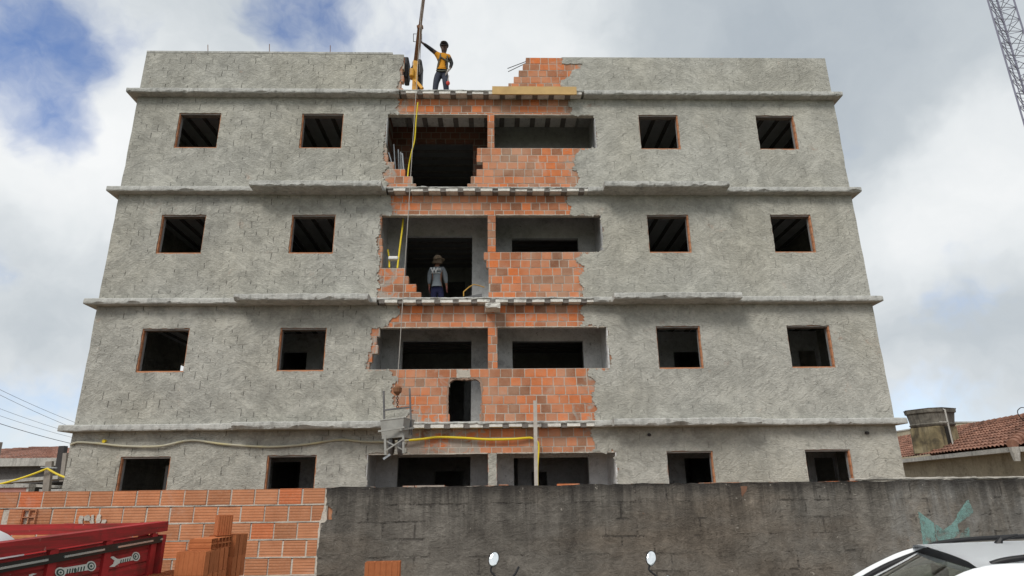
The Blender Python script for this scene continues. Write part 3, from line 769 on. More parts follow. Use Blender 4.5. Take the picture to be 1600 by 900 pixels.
wallpoly([(1434, 799), (1459, 817), (1461, 838), (1463, 862), (1444, 866), (1439, 830)], 1)
wallpoly([(1461, 819), (1475, 829), (1488, 817), (1497, 801), (1513, 781), (1520, 801), (1508, 811), (1496, 820), (1500, 833), (1488, 845), (1470, 850), (1463, 838)], 2)
wallpoly([(1500, 836), (1513, 823), (1516, 840), (1500, 850)], 3)
obj('graffiti', bm, gm, sw)

# ================================================================ NEIGHBOURING HOUSES
def m_tiles(name, c0, c1, c2):
    m, t, p = mat(name, .9, None, 0, .15)
    v = lpos(t)
    cell = t.vmath('FLOOR', t.vmath('MULTIPLY', v, (2.6, 4.7, 0.0)))
    k = t.noise(t.vmath('MULTIPLY', cell, (1.37, 1.91, 1)), 1.0, 1, .5)
    c = t.ramp(t.remap(k, .3, .7), [(0, c0), (.5, c1), (1, c2)])
    moss = t.remap(t.noise(v, 1.1, 7, .7, .4), .5, .7, 0, .75)
    c = t.mix(moss, c, (.085, .055, .045))
    c = t.mix(t.remap(t.noise(v, 14, 5, .7), .5, .7, 0, .45), c, (.10, .06, .05))
    t.put(p.inputs['Base Color'], c); t.put(p.inputs['Normal'], t.bump(t.noise(v, 25, 5, .7), .5, .01))
    return m
TILES = m_tiles('clay_roof_tile', (.17, .09, .066), (.29, .15, .107), (.40, .22, .158))
TILES_L = m_tiles('pale_clay_roof_tile', (.30, .165, .13), (.37, .205, .16), (.44, .26, .205))
def tiled_plane(bm, a, b, c, d, pitch=.21, row=.36):
    """a, b eave ends; c, d the ends above b and a: a sheet of barrel tiles laid in courses"""
    a, b, c, d = map(Vector, (a, b, c, d))
    L = (b-a).length; H = ((d+c)/2-(a+b)/2).length; nrm = (b-a).cross(d-a).normalized()
    if nrm.z < 0: nrm = -nrm
    nu = int(L/pitch)*6; nr = max(2, int(H/row)); prev = None
    for r in range(nr):
        for e in (0, 1):
            v_ = (r+e)/nr; rowv = []
            for i in range(nu+1):
                u = i/nu; q = a.lerp(b, u).lerp(d.lerp(c, u), v_)
                j = noise.noise(Vector((math.floor(i/6)*3.1, r*5.3, 1)))
                h = abs(math.sin(math.pi*i/6))*.055 + (.045 if e == 0 else .0) + .018*j
                rowv.append(bm.verts.new(q+nrm*h + (q-q)))
            if prev:
                for i in range(nu): bm.faces.new((prev[i], prev[i+1], rowv[i+1], rowv[i]))
            prev = rowv
    # shadowed butt of the eave course
    first = [bm.verts[i] for i in range(0)] if False else None
BEIGE = m_concrete('beige_house_wall', (.46, .41, .31), .25)
GUTTER = m_concrete('pale_fascia', (.50, .49, .46), .5)
rh = thing('tiled_house', 'low beige house with a clay tile hip roof right of the block', 'house', (15.26, 5.0, .3), R(-8.13))
EZ = 2.62                                     # eave height above its base
bm = B(); tiled_plane(bm, (0, 0, EZ), (0, 15, EZ), (3.05, 15, EZ+1.2), (3.05, 3.0, EZ+1.2)); o = obj('roof', bm, TILES, rh, local=True)
bm = B(); tiled_plane(bm, (6.1, 0, EZ), (0, 0, EZ), (3.05, 3.0, EZ+1.2), (3.06, 3.0, EZ+1.2)); tiled_plane(bm, (6.1, 15, EZ), (6.1, 0, EZ), (3.05, 3, EZ+1.2), (3.05, 15, EZ+1.2)); obj('roof', bm, TILES, rh, local=True)
bm = B(); box(bm, .55, 5.6, .55, 14.8, 0, EZ-.10); obj('wall', bm, BEIGE, rh, local=True)
bm = B(); box(bm, -.02, .06, 0.0, 15, EZ-.15, EZ-.012); box(bm, .061, 6, -.02, .06, EZ-.15, EZ-.012); box(bm, .061, .549, .061, 14.9, EZ-.13, EZ-.095); obj('fascia', bm, GUTTER, rh, local=True)
bm = B()
for k in range(14):
    p0 = Vector((-.02, -.02, EZ+.06)).lerp(Vector((3.05, 3.0, EZ+1.28)), k/14); p1 = Vector((-.02, -.02, EZ+.06)).lerp(Vector((3.05, 3.0, EZ+1.28)), (k+1.12)/14)
    tube(bm, [p0, p1], [.15, .11], 10)
for k in range(34):
    tube(bm, [(3.05, 3.0+k*.355, EZ+1.24), (3.05, 3.0+(k+1.1)*.355, EZ+1.24)], [.14, .11], 8)
obj('ridge_tile', bm, TILES, rh, local=True)
bm = B(); tube(bm, [(.0, -.02, EZ-.42), (.0, -.02, EZ-.02)], [.08, .15], 10); obj('corner_bracket', bm, GUTTER, rh, local=True)
# stained water tank on a masonry base, on the roof slope
TANKM, t, p = mat('stained_fibre_cement', .9)
v = lpos(t); c = t.ramp(t.noise(v, 1.7, 7, .65, .6), [(.35, (.075, .068, .06)), (.5, (.16, .15, .13)), (.65, (.26, .245, .21))])
c = t.mix(t.remap(t.noise(t.vmath('MULTIPLY', v, (4, 4, .5)), 1.4, 6, .65), .48, .66, 0, .75), c, (.04, .036, .033)); t.put(p.inputs['Base Color'], c)
BASEM, t, p = mat('stained_yellow_render', .9)
v = lpos(t); c = t.ramp(t.noise(v, 1.5, 7, .65, .6), [(.35, (.09, .075, .05)), (.5, (.23, .19, .11)), (.65, (.36, .31, .20))])
c = t.mix(t.remap(t.noise(t.vmath('MULTIPLY', v, (5, 5, .6)), 1.2, 6, .65), .48, .66, 0, .85), c, (.05, .045, .038)); t.put(p.inputs['Base Color'], c)
q = at(1462, 690, Y=10.6); TB = 3.05; TM = at(1462, 668, Y=10.6).z-TB; TH = at(1462, 637.5, Y=10.0).z-TB
wt = thing('water_tank', 'grey stained rooftop water tank with rim on a yellowish masonry base', 'water tank', (q.x, q.y, TB), R(24))
def squircle(bm, levels, cham=.3, seg=1):
    rings = []
    for hw, z in levels:
        c_ = hw*cham
        P = [(-hw+c_, -hw), (hw-c_, -hw), (hw, -hw+c_), (hw, hw-c_), (hw-c_, hw), (-hw+c_, hw), (-hw, hw-c_), (-hw, -hw+c_)]
        rings.append([bm.verts.new((x, y, z)) for x, y in P])
    for a, b in zip(rings[:-1], rings[1:]):
        for k in range(8): bm.faces.new((a[k], a[(k+1) % 8], b[(k+1) % 8], b[k]))
    bm.faces.new(rings[0][::-1]); bm.faces.new(rings[-1])
hh = TH-TM; W_ = .70
bm = B(); squircle(bm, [(W_*.87, 0), (W_*.85, TM)], .18); obj('base', bm, BASEM, wt, local=True)
bm = B(); squircle(bm, [(W_*.86, TM+.001), (W_*.91, TM+hh*.06), (W_*.95, TM+hh*.14), (W_*.90, TM+hh*.20), (W_*.97, TM+hh*.70), (W_*.98, TM+hh*.75), (W_*1.04, TM+hh*.77), (W_*1.06, TM+hh*.95), (W_*1.02, TM+hh*.96)], .42); obj('tank', bm, TANKM, wt, local=True)
bm = B(); squircle(bm, [(W_*1.07, TM+hh*.962), (W_*1.08, TM+hh), (W_*.6, TM+hh*1.05)], .42); obj('lid', bm, TANKM, wt, local=True)
bm = B(); tube(bm, [(-.30, -W_*1.13, .25), (-.34, -W_*1.13, TH-.1), (-.34, -W_*1.0, TH-.05)], .028, 8); tube(bm, [(-.34, -W_*1.15, TM+.12), (-.66, -W_*1.0, TM+.13)], .018, 6); obj('pipe', bm, GUTTER, wt, local=True)
bm = B(); box(bm, -.28, .02, -W_*.90, -W_*.86, .05, TM-.02); obj('recess', bm, m_simple('recess_shade', (.03, .028, .026), .9), wt, local=True)  # flat dark panel; the shade of a hollow is put into its colour
# house beyond
q = at(1535, 668, Y=24)
hb = thing('flat_roof_house', 'flat roofed house with pale parapet behind the tiled ridge', 'house', (q.x+4, 28, .3))
bm = B(); box(bm, q.x-1.6, q.x+1.55, 24, 34, .3, q.z+.28); obj('wall', bm, BEIGE, hb)
bm = B(); box(bm, q.x+1.56, q.x+8, 24.1, 33, .3, q.z+.42); obj('wall', bm, WOOD_GREY, hb)
bm = B(); box(bm, q.x-1.65, q.x+1.6, 23.95, 34.05, q.z+.281, q.z+.36); obj('roof', bm, GUTTER, hb)
# loop of loose cable over that roof
bm = B(); tube(bm, smooth_path([at(a, b, Y=7.5) for a, b in ((1600, 637), (1595, 637), (1590, 642), (1592, 649), (1600, 657), (1612, 664))]), .014, 6)
free_thing('loose_cable', bm, IRON, 'thin black cable looping above the tiled roof at the frame edge', 'cable')

# houses and clutter at the left
lh = thing('tiled_house', 'far house with pinkish hip roof and grey stained wall left of the block', 'house', (-21, 18, .3))
ap = at(75, 700, Y=19); e0, e1 = Vector((-28.5, 14, 3.33)), Vector((-14.6, 14, 3.33))
bm = B(); tiled_plane(bm, e0, e1, ap+Vector((.2, 0, 0)), ap-Vector((.2, 0, 0)), .24, .38)
tiled_plane(bm, e1, e1+Vector((0, 10, 0)), ap+Vector((.2, .2, 0)), ap+Vector((.2, 0, 0)), .24, .38); tiled_plane(bm, e0+Vector((0, 10, 0)), e0, ap-Vector((.2, 0, 0)), ap+Vector((-.2, .2, 0)), .24, .38)
obj('roof', bm, TILES_L, lh)
bm = B(); box(bm, -28, -15, 14.3, 23.5, .3, 3.2); obj('wall', bm, m_concrete('mouldy_grey_wall', (.13, .125, .125), .5), lh)
bm = B(); box(bm, -28.5, -14.6, 13.97, 14.3, 3.10, 3.42); obj('fascia', bm, GUTTER, lh)
def post(pts, wx, m, label, name='post', cat='post'):
    bm = B(); bar(bm, pts[0], pts[1], wx, wx, (0, 1, 0)); return free_thing(name, bm, m, label, cat)
a = at(99, 697, Y=6); b = at(84, 790, Y=6); post((a, b), .17, IRON, 'dark upright timber post close to the left corner of the block')
a = at(103, 708, Y=5.6); b = at(93, 790, Y=5.6); post((a, b), .11, WOOD_GREY, 'thinner pale grey post just right of the dark post')
pl = thing('hose_post', 'weathered post with a crossbar holding the yellow hose up', 'post', at(73, 772, Y=3.5)*1)
a = at(78, 721, Y=3.5); b = at(69, 800, Y=3.5)
bm = B(); bar(bm, a, b, .16, .10, (0, 1, 0)); obj('upright', bm, WOOD_GREY, pl)
bm = B(); bar(bm, at(64, 730, Y=3.42), at(89, 731, Y=3.42), .03, .03, (0, 1, 0)); obj('crossbar', bm, STEEL, pl)
bm = B(); tube(bm, catenary(at(-30, 762, Y=3.36), at(74, 732, Y=3.36), .06)+catenary(at(74, 732, Y=3.36), at(110, 748, Y=3.36), .03)[1:], .026, 8)
free_thing('hose', bm, CONDUIT, 'yellow hose slung over a weathered post left of the block', 'hose')
sh = thing('lean_to_shed', 'low dark lean-to with a pale sheet roof behind the brick wall', 'shed', at(45, 775, Y=5))
a, b = at(-40, 757, Y=5), at(101, 746, Y=5)
bm = B(); bar(bm, a, b, .09, .6, (0, 1, 0)); obj('roof', bm, GUTTER, sh)
bm = B(); a2, b2 = at(-40, 762, Y=5.4), at(103, 752, Y=5.4); bm_ = [Vector((a2.x, 5.4, 0.3)), Vector((b2.x, 5.4, .3)), Vector((b2.x, 5.4, b2.z)), Vector((a2.x, 5.4, a2.z))]
f1 = [bm.verts.new(q) for q in bm_]; f2 = [bm.verts.new(q+Vector((0, .2, 0))) for q in bm_]
bm.faces.new(f1); bm.faces.new(f2[::-1])
for k in range(4): bm.faces.new((f1[k], f2[k], f2[(k+1) % 4], f1[(k+1) % 4]))
obj('wall', bm, m_simple('dark_boards', (.05, .048, .045), .9, .4), sh)
bm = B(); a, b = at(26, 757, Y=3.9), at(98, 761, Y=3.9); bar(bm, a, b, .06, .25, (0, 1, 0)); obj('sheet', bm, GUTTER, sh)
bm = B(); a, b = at(60, 771, Y=4.2), at(98, 764, Y=4.2); box(bm, a.x, b.x, 4.2, 4.3, .3, b.z); obj('panel', bm, PLASTER_IN, sh)
pk = thing('block_fence', 'low pinkish pierced block fence with pale coping behind the brick wall', 'fence', at(20, 790, Y=.5))
a, b = at(-60, 758, Y=.5), at(46, 757, Y=.5); PINK = m_simple('pinkish_render', (.40, .20, .17), .9, .25, 4)
bm = B(); cdt_prism(bm, [rect(a.x, b.x-.04, .3, b.z-.06)] + [rect(b.x-.3-k*.26, b.x-.2-k*.26, b.z-.42, b.z-.16) for k in range(7)], .5, .62); obj('panel', bm, PINK, pk)
bm = B(); box(bm, a.x, b.x-.041, .7, .72, .3, b.z-.08); obj('backing', bm, IRON, pk)
bm = B(); box(bm, a.x-.02, b.x+.02, .46, .68, b.z-.059, b.z+.01); box(bm, b.x-.039, b.x+.01, .49, .68, .3, b.z-.060); obj('coping', bm, GUTTER, pk)
# overhead wires, poles out of frame at the left and behind the block
WIRE = m_simple('wire_black', (.03, .03, .032), .6)
for px0, py0, px1, py1, r_, lb in ((-30, 594, 150, 672, .008, 'topmost faint overhead wire in the left sky'), (-30, 602, 150, 682, .008, 'second overhead wire from the top in the left sky'),
                             (-30, 627, 150, 686, .007, 'upper middle overhead wire in the left sky'), (-30, 639, 150, 692, .007, 'lower middle overhead wire in the left sky'),
                             (-30, 652, 150, 701, .013, 'lowest and thickest overhead cable in the left sky')):
    bm = B(); tube(bm, catenary(at(px0, py0, Y=14), at(px1, py1, Y=22), .10), r_, 5)
    free_thing('overhead_wire', bm, WIRE, lb, 'wire', 'overhead wires left of the block')
bm = B(); a = at(-1.5, 691, Y=12); tube(bm, [(a.x, 12, .3), a], [.16, .12], 10); free_thing('utility_pole', bm, WOOD_GREY, 'dark pole top cut by the left edge of the photo', 'pole')
# lattice mast
MAST = m_simple('mast_grey_paint', (.23, .23, .30), .6, .2, 3, metal=.2)
mt = thing('lattice_mast', 'tall slim triangular lattice radio mast against the clouds at the upper right', 'tower', (21.95, 8.3, .3))
legs = [Vector((21.38, 8.0)), Vector((22.54, 8.0)), Vector((22.72, 8.95))]
for i, l in enumerate(legs):
    bm = B(); tube(bm, [(l.x, l.y, .3), (l.x, l.y, 34)], .034, 6); obj('leg', bm, MAST, mt)
bm = B(); bh = .62; k = 0; z = .4
while z < 33.4:
    for i in range(3):
        a, b = legs[i], legs[(i+1) % 3]
        tube(bm, [(a.x, a.y, z), (b.x, b.y, z)], .014, 5); 
        if k % 2: a, b = b, a
        tube(bm, [(a.x, a.y, z), (b.x, b.y, z+bh)], .013, 5); 
        if i == 0: tube(bm, [(b.x, b.y, z), ((a.x+b.x)/2, a.y, z+bh/2)], .012, 4)
    z += bh; k += 1
obj('bracing', bm, MAST, mt)
bm = B(); lx, ly = 22.0, 8.45
tube(bm, [(lx, ly, .3), (lx, ly, 34)], .022, 5); tube(bm, [(lx+.28, ly+.02, .3), (lx+.28, ly+.02, 34)], .022, 5)
z = .5
while z < 33.8: tube(bm, [(lx, ly, z), (lx+.28, ly+.02, z)], .012, 4); z += .31
obj('ladder', bm, MAST, mt)

# ================================================================ ON THE ROOF AND THE FACADE
F5 = TT[4]
# plank on the slab edge
a = at(769, 147, Y=-.27); b = at(901, 148, Y=-.27); c = at(901, 136.5, Y=-.27)
bm = B(); h_ = c.z-b.z
cdt_prism(bm, [rough_line(rect(a.x, b.x, b.z-.01, b.z+h_), .3, .006, 2, True)], -.300, -.262)
free_thing('plank', bm, WOOD, 'yellow raw timber plank set on edge along the roof slab under the broken parapet', 'plank')
# rubble on the slab edges
RUBM = m_clay('rubble_mortar', [(0, (.42, .36, .30)), (.5, (.50, .45, .38)), (1, (.45, .22, .13))], None, .4)
# roof hoist
ho = thing('roof_hoist', 'yellow and rusty boom hoist with black motor standing on the roof edge', 'hoist', (at(648, 138, Y=.25).x, .25, F5))
pb = at(648, 140, Y=.25); pt = at(650, 96, Y=.25)
bm = B(); bar(bm, (pb.x, .25, F5), pt, .13, .11, (0, 1, 0)); obj('mast', bm, YELLOW, ho)
tip = at(664.5, -26, Y=-1.0)
m1 = pt.lerp(tip, .45)
bm = B(); bar(bm, pt-(tip-pt).normalized()*.45, m1, .105, .10, (0, 1, 0)); obj('boom', bm, RUST, ho)
bm = B(); bar(bm, m1-(tip-pt).normalized()*.1, tip, .07, .065, (0, 1, 0)); bar(bm, m1-Vector((.05, 0, .04)), m1+Vector((.05, 0, .04)), .10, .12, (0, 1, 0)); obj('boom_extension', bm, RUST, ho)
bm = B(); tube(bm, [tip+Vector((-.03, 0, 0)), tip+Vector((.03, 0, 0))], .10, 14); obj('pulley', bm, IRON, ho)
bm = B(); bar(bm, at(649, 126, Y=.2), at(660, 138.5, Y=.05), .07, .06, (0, 1, 0)); bar(bm, at(648, 126, Y=.25), (pb.x-.1, 1.0, F5), .07, .06, (1, 0, 0)); obj('brace', bm, YELLOW, ho)
bm = B(); box(bm, pb.x-.22, pb.x+.30, .0, .55, F5, F5+.05); obj('base_plate', bm, YELLOW, ho)
def rounded_box(bm, x0, x1, y0, y1, z0, z1, r=.05):
    b2 = B(); box(b2, x0, x1, y0, y1, z0, z1); bmesh.ops.bevel(b2, geom=b2.edges[:], offset=r, segments=3, affect='EDGES', profile=.6)
    me = bpy.data.meshes.new('tmp'); b2.to_mesh(me); b2.free(); bm.from_mesh(me); bpy.data.meshes.remove(me)
a = at(630, 125, Y=.32); b = at(639.5, 92.5, Y=.32)
bm = B(); rounded_box(bm, a.x, b.x, .2, .6, a.z, b.z, .05); obj('motor_case', bm, BLACK, ho)
a = at(647, 136, Y=.42); b = at(660, 95, Y=.42)
bm = B(); rounded_box(bm, a.x, b.x, .3, .75, a.z, b.z, .08); tube(bm, [((a.x+b.x)/2-.02, .29, (a.z+b.z)/2), ((a.x+b.x)/2-.02, .24, (a.z+b.z)/2)], .17, 16); obj('winch_drum', bm, BLACK, ho)
a = at(640, 122, Y=.22); b = at(648, 109, Y=.22); bm = B(); rounded_box(bm, a.x, b.x, .12, .34, a.z, b.z, .05); obj('gearbox', bm, YELLOW, ho)
bm = B(); k = [at(x, y, Y=-.05) for x, y in ((646, 65), (646, 53), (659, 53), (659, 66))]; tube(bm, k, .012, 5, closed=True); obj('hand_guard', bm, IRON, ho)
hook = at(621, 600, Y=-.95)
bm = B(); tube(bm, catenary(tip+Vector((-.06, 0, -.05)), hook, 0, 30), .008, 5); tube(bm, [tip+Vector((-.03, 0, 0)), at(655, 112, Y=.2)], .009, 5); tube(bm, [at(645, 96, Y=.25), at(640, 128, Y=.3)], .01, 5); obj('cable', bm, IRON if False else m_simple('steel_rope', (.40, .38, .35), .6), ho)
bm = B(); q = at(621, 611, Y=-.95)
tube(bm, [q+Vector((0, 0, .10)), q+Vector((0, 0, .06)), q+Vector((0, 0, -.02)), q+Vector((0, 0, -.08))], [.05, .09, .085, .03], 12); obj('hook_weight', bm, RUST, ho)
bm = B(); h0 = q+Vector((0, 0, -.08)); h1 = at(621, 637, Y=-.95)
n_ = 6
for i in range(n_):
    c0 = h0.lerp(h1, (i+.5)/n_); rr_ = (h0-h1).length/n_*.62
    pts = [c0+Vector(((math.cos(t_)*.022, 0, math.sin(t_)*rr_) if i % 2 else (0, math.cos(t_)*.022, math.sin(t_)*rr_))) for t_ in [2*math.pi*k/10 for k in range(10)]]
    tube(bm, pts, .007, 5, closed=True)
obj('chain', bm, IRON, ho)

# hanging mortar cart
CARTM = m_simple('cement_caked_steel', (.34, .34, .32), .85, .3, 6, dirt=(.17, .17, .165), bump=.4)
CARTD = m_simple('dark_caked_steel', (.13, .13, .135), .7, .3, 8, dirt=(.30, .29, .27))
hc = thing('mortar_cart', 'cement-caked grey mortar cart hanging from the hoist chain in front of the facade', 'cart', at(622, 712, Y=-.9)*1)
C0 = at(631, 652.5, Y=-1.18); Lf = at(594, 657, Y=-.95); Rt = at(647.5, 657, Y=-.72); Bk = Lf+Rt-C0
ctr = (Lf+Rt)/2; dz = Vector((0, 0, at(631, 682, Y=-1.18).z-C0.z))
topv = [Lf, C0, Rt, Bk]; botv = [ctr+(p_-ctr)*.84+dz for p_ in topv]
bm = B(); tv = [bm.verts.new(p_) for p_ in topv]; bv = [bm.verts.new(p_) for p_ in botv]
tin = [bm.verts.new(ctr+(p_-ctr)*.96) for p_ in topv]; bin_ = [bm.verts.new(ctr+(p_-ctr)*.80+dz*.93) for p_ in topv]
for k in range(4):
    j = (k+1) % 4
    bm.faces.new((tv[k], tv[j], bv[j], bv[k])); bm.faces.new((tv[k], tin[k], tin[j], tv[j])); bm.faces.new((tin[k], bin_[k], bin_[j], tin[j]))
bm.faces.new(bv); bm.faces.new(bin_)
obj('tray', bm, CARTM, hc)
bm = B(); tube(bm, topv, .014, 6, closed=True); obj('rim', bm, CARTM, hc)
for (xa, ya), (xb, yb), yy in (((599.5, 611), (600.5, 660), -.80), ((640, 607), (643, 680), -.85)):
    bm = B(); bar(bm, at(xa, ya, Y=yy), at(xb, yb, Y=yy-.02), .035, .05, (0, 1, 0)); obj('handle', bm, CARTD, hc)
bm = B(); bar(bm, at(599.5, 641, Y=-.83), at(642, 636, Y=-.87), .03, .04, (0, 1, 0)); obj('hanging_bar', bm, CARTD, hc)
bm = B(); bar(bm, at(591, 674, Y=-1.14), at(632, 667.5, Y=-1.20), .04, .035); bar(bm, at(626, 671.5, Y=-1.22), at(646, 668.5, Y=-.9), .04, .035); obj('shaft', bm, CARTM, hc)
for (xa, ya), (xb, yb) in (((601.5, 680), (602.5, 711)), ((630, 677), (630.5, 708))):
    bm = B(); bar(bm, at(xa, ya, Y=-1.12), at(xb, yb, Y=-1.12), .042, .042, (0, 1, 0)); obj('leg', bm, CARTM, hc)
bm = B(); bar(bm, at(603, 704, Y=-1.15), at(630, 686, Y=-1.15), .024, .03, (0, 1, 0)); bar(bm, at(603, 689, Y=-1.10), at(630, 703, Y=-1.10), .024, .03, (0, 1, 0)); obj('cross_brace', bm, CARTM, hc)
bm = B(); q = at(604, 714, Y=-1.1); bar(bm, q+Vector((-.06, 0, -.04)), q+Vector((.07, 0, .05)), .04, .02, (0, 1, 0)); obj('foot', bm, STEEL, hc)
for px in (611.5, 626):
    q = at(px, 696, Y=-.80)
    bm = B(); n_ = 18
    tube(bm, [q+Vector((.0, math.cos(2*math.pi*k/n_)*.17, math.sin(2*math.pi*k/n_)*.17)) for k in range(n_)], .045, 8, closed=True)
    tube(bm, [q+Vector((-.03, 0, 0)), q+Vector((.03, 0, 0))], .14, 16)
    tube(bm, [q+Vector((0, 0, .02)), q+Vector((0, 0, .24))], .02, 6)
    obj('wheel', bm, CARTD, hc)

# yellow conduits
def run(name, pts, r_, m, label, cat, group=None, n=6):
    bm = B(); tube(bm, smooth_path(pts, n), r_, 8); return free_thing(name, bm, m, label, cat, group)
run('yellow_conduit', [at(653, 160, Y=-.30), at(650, 190, Y=-.2), at(648, 218, Y=-.12), at(643, 238, Y=-.06), at(639, 258, Y=.05), at(637, 276, Y=.02)], .016, CONDUIT, 'yellow conduit hanging from the roof into the broken top storey opening', 'conduit')
run('yellow_conduit', [at(630, 342, Y=.30), at(628, 362, Y=.22), at(625, 385, Y=.16), at(621, 419, Y=.07)], .021, CONDUIT, 'yellow conduit hanging beside the worker in the grey shirt', 'conduit')
run('yellow_conduit', [at(606, 390, Y=.30), at(608, 404, Y=.26), at(608.5, 418, Y=.12)], .02, CONDUIT, 'short yellow conduit end left of the white bundle', 'conduit')
bm = B(); a = at(607, 407, Y=.14); b = at(623, 401.5, Y=.14); rounded_box(bm, a.x, b.x, .06, .22, a.z, b.z, .035); free_thing('white_bundle', bm, m_simple('white_cloth', (.75, .75, .74), .8, .1, 8), 'small white wrapped bundle tied to the yellow conduit on the third level', 'bundle')
run('yellow_conduit', [at(639, 688, Y=-.10), at(660, 686, Y=-.08), at(684, 683, Y=-.07), at(720, 684, Y=-.09), at(760, 686.5, Y=-.09), at(800, 686, Y=-.09), at(826, 684, Y=-.07), at(832, 685, Y=-.07)], .025, CONDUIT, 'bright yellow conduit running level over the ground floor openings', 'conduit')
run('yellow_conduit', [at(833, 685, Y=-.10), at(840, 690, Y=-.09), at(842, 700, Y=-.09), at(840, 730, Y=-.09), at(840, 762, Y=-.09)], .018, CONDUIT, 'yellow conduit dropping beside the upright post to the wall', 'conduit')
run('grey_conduit', [at(110, 695, Y=-.05), at(122, 691, Y=-.07), at(150, 692.5, Y=-.07), at(195, 697, Y=-.07), at(250, 697, Y=-.08), at(298, 688, Y=-.06), at(350, 694, Y=-.07), at(420, 698, Y=-.08), at(480, 694, Y=-.07), at(530, 687, Y=-.06), at(570, 690, Y=-.08), at(610, 690, Y=-.09), at(640, 688, Y=-.10)], .022, CONDUIT_GREY, 'dusty pale conduit sagging along the left ground floor facade', 'conduit')
bm = B(); a = at(836, 626, Y=-.42); b = at(837, 775, Y=-.36); bar(bm, a, (b.x, b.y, .3), .075, .06, (0, 1, 0)); free_thing('upright_post', bm, m_simple('limed_post', (.48, .45, .41), .9, .3, 7, dirt=(.20, .13, .10)), 'tall pale upright post in front of the middle bay', 'post')
# steel props standing in the top balcony
for i, (xa, ya, xb, yb, yy) in enumerate(((607, 239, 612, 256, .25), (615, 226, 617.5, 268, .55), (622, 234, 623.5, 268, .5), (626, 238, 627, 268, .45), (628.5, 240, 631, 268, .4))):
    a = at(xa, ya, Y=yy); b = at(xb, yb, Y=yy); d = (a-b).normalized(); b = b - d*((b.z-FL[4])/d.z)
    bm = B(); tube(bm, [b, a], .024, 8)
    free_thing('steel_tube', bm, STEEL, ('short leaning steel tube by the torn left edge of the top balcony', 'tallest steel tube leaning in the top balcony', 'bright steel tube just right of the tallest one', 'third bright steel tube of the bundle in the top balcony', 'rightmost steel tube of the bundle in the top balcony')[i], 'tube', 'steel tubes in the top balcony')
# bent wire hanger and sheet on the third level edge
bm = B(); tube(bm, [at(724.5, 463, Y=-.05), at(724.5, 456, Y=-.05), at(733, 448.5, Y=0), at(740, 444.5, Y=.06), at(748, 446, Y=.1), at(757, 449, Y=.12)], .013, 6); free_thing('bent_rod', bm, m_simple('ochre_rod', (.50, .29, .06), .6), 'thin ochre bent rod standing on the third level slab edge', 'rod')
bm = B(); P_ = [at(724, 465, Y=-.1), at(745, 460.5, Y=-.1), at(753, 459, Y=-.1), at(753, 464, Y=-.1)]; cdt_prism(bm, [[(q.x, q.z) for q in P_]], -.12, .15); free_thing('mortar_board', bm, CARTD, 'grey tilted mortar board lying on the third level slab edge', 'board')

# ================================================================ PEOPLE
def skin_mesh(name, J, E_, m, parent, sub=2, root=0):
    """one continuous tapered surface grown over a joint graph {name: (point, rx, ry)}"""
    ks = list(J); me = bpy.data.meshes.new(name)
    me.from_pydata([Vector(J[k][0]) for k in ks], [(ks.index(a), ks.index(b)) for a, b in E_], [])
    o = bpy.data.objects.new(name, me); COL.objects.link(o)
    md = o.modifiers.new('skin', 'SKIN'); md.branch_smoothing = .4; md.use_smooth_shade = True
    for i, k in enumerate(ks):
        sv = me.skin_vertices[0].data[i]; sv.radius = (J[k][1], J[k][2] if len(J[k]) > 2 else J[k][1]); sv.use_root = (i == root)
    s = o.modifiers.new('sub', 'SUBSURF'); s.levels = s.render_levels = sub
    dg = bpy.context.evaluated_depsgraph_get(); dg.update()
    nm = bpy.data.meshes.new_from_object(o.evaluated_get(dg)); o.modifiers.clear(); o.data = nm; bpy.data.meshes.remove(me)
    nm.materials.clear(); nm.materials.append(m)
    off = top_of(parent).location if parent else Vector()
    for v in nm.vertices: v.co -= off
    for f in nm.polygons: f.use_smooth = True
    o.parent = parent; nm.name = name
    return o
def hand(J, E_, key, wrist, direction, side, curl, spread_dir, scale=1.0):
    """palm, four unequal fingers with a bend, and a thumb off the side of the palm"""
    d = Vector(direction).normalized(); s = Vector(spread_dir).normalized(); c = Vector(curl).normalized()
    w_ = Vector(wrist); pm = w_+d*.05*scale
    J[key+'_palm'] = (pm, .024*scale, .034*scale); E_.append((key, key+'_palm'))
    for i, (o_, L) in enumerate(((-.030, .075), (-.010, .085), (.011, .08), (.030, .062))):
        b_ = pm+d*.045*scale+s*o_*scale
        J[f'{key}_f{i}a'] = (b_, .0105*scale); J[f'{key}_f{i}b'] = (b_+d*L*.5*scale+c*.012*scale, .0095*scale); J[f'{key}_f{i}c'] = (b_+d*L*.85*scale+c*.045*scale, .008*scale)
        E_ += [(key+'_palm', f'{key}_f{i}a'), (f'{key}_f{i}a', f'{key}_f{i}b'), (f'{key}_f{i}b', f'{key}_f{i}c')]
    t0 = pm-d*.012*scale+s*side*.036*scale
    J[key+'_t0'] = (t0, .012*scale); J[key+'_t1'] = (t0+d*.04*scale+s*side*.022*scale+c*.02*scale, .010*scale); E_ += [(key+'_palm', key+'_t0'), (key+'_t0', key+'_t1')]
def ellipsoid(bm, c, rx, ry, rz, M=None, cut=None, seg=20, rings=14):
    r = bmesh.ops.create_uvsphere(bm, u_segments=seg, v_segments=rings, radius=1)
    for v in r['verts']:
        q = Vector((v.co.x*rx, v.co.y*ry, v.co.z*rz))
        if cut is not None and q.z < cut: q.z = cut
        v.co = (M @ q if M is not None else q)+Vector(c)
SKIN_D = m_simple('dark_skin', (.07, .038, .026), .55, .15, 20)
SKIN_T = m_simple('tan_skin', (.30, .15, .10), .55, .15, 20)
SLEEVE = m_simple('black_sleeve_fabric', (.020, .020, .022), .85, .3, 20)
ORANGE = m_simple('orange_shirt_fabric', (.62, .27, .018), .85, .14, 9)
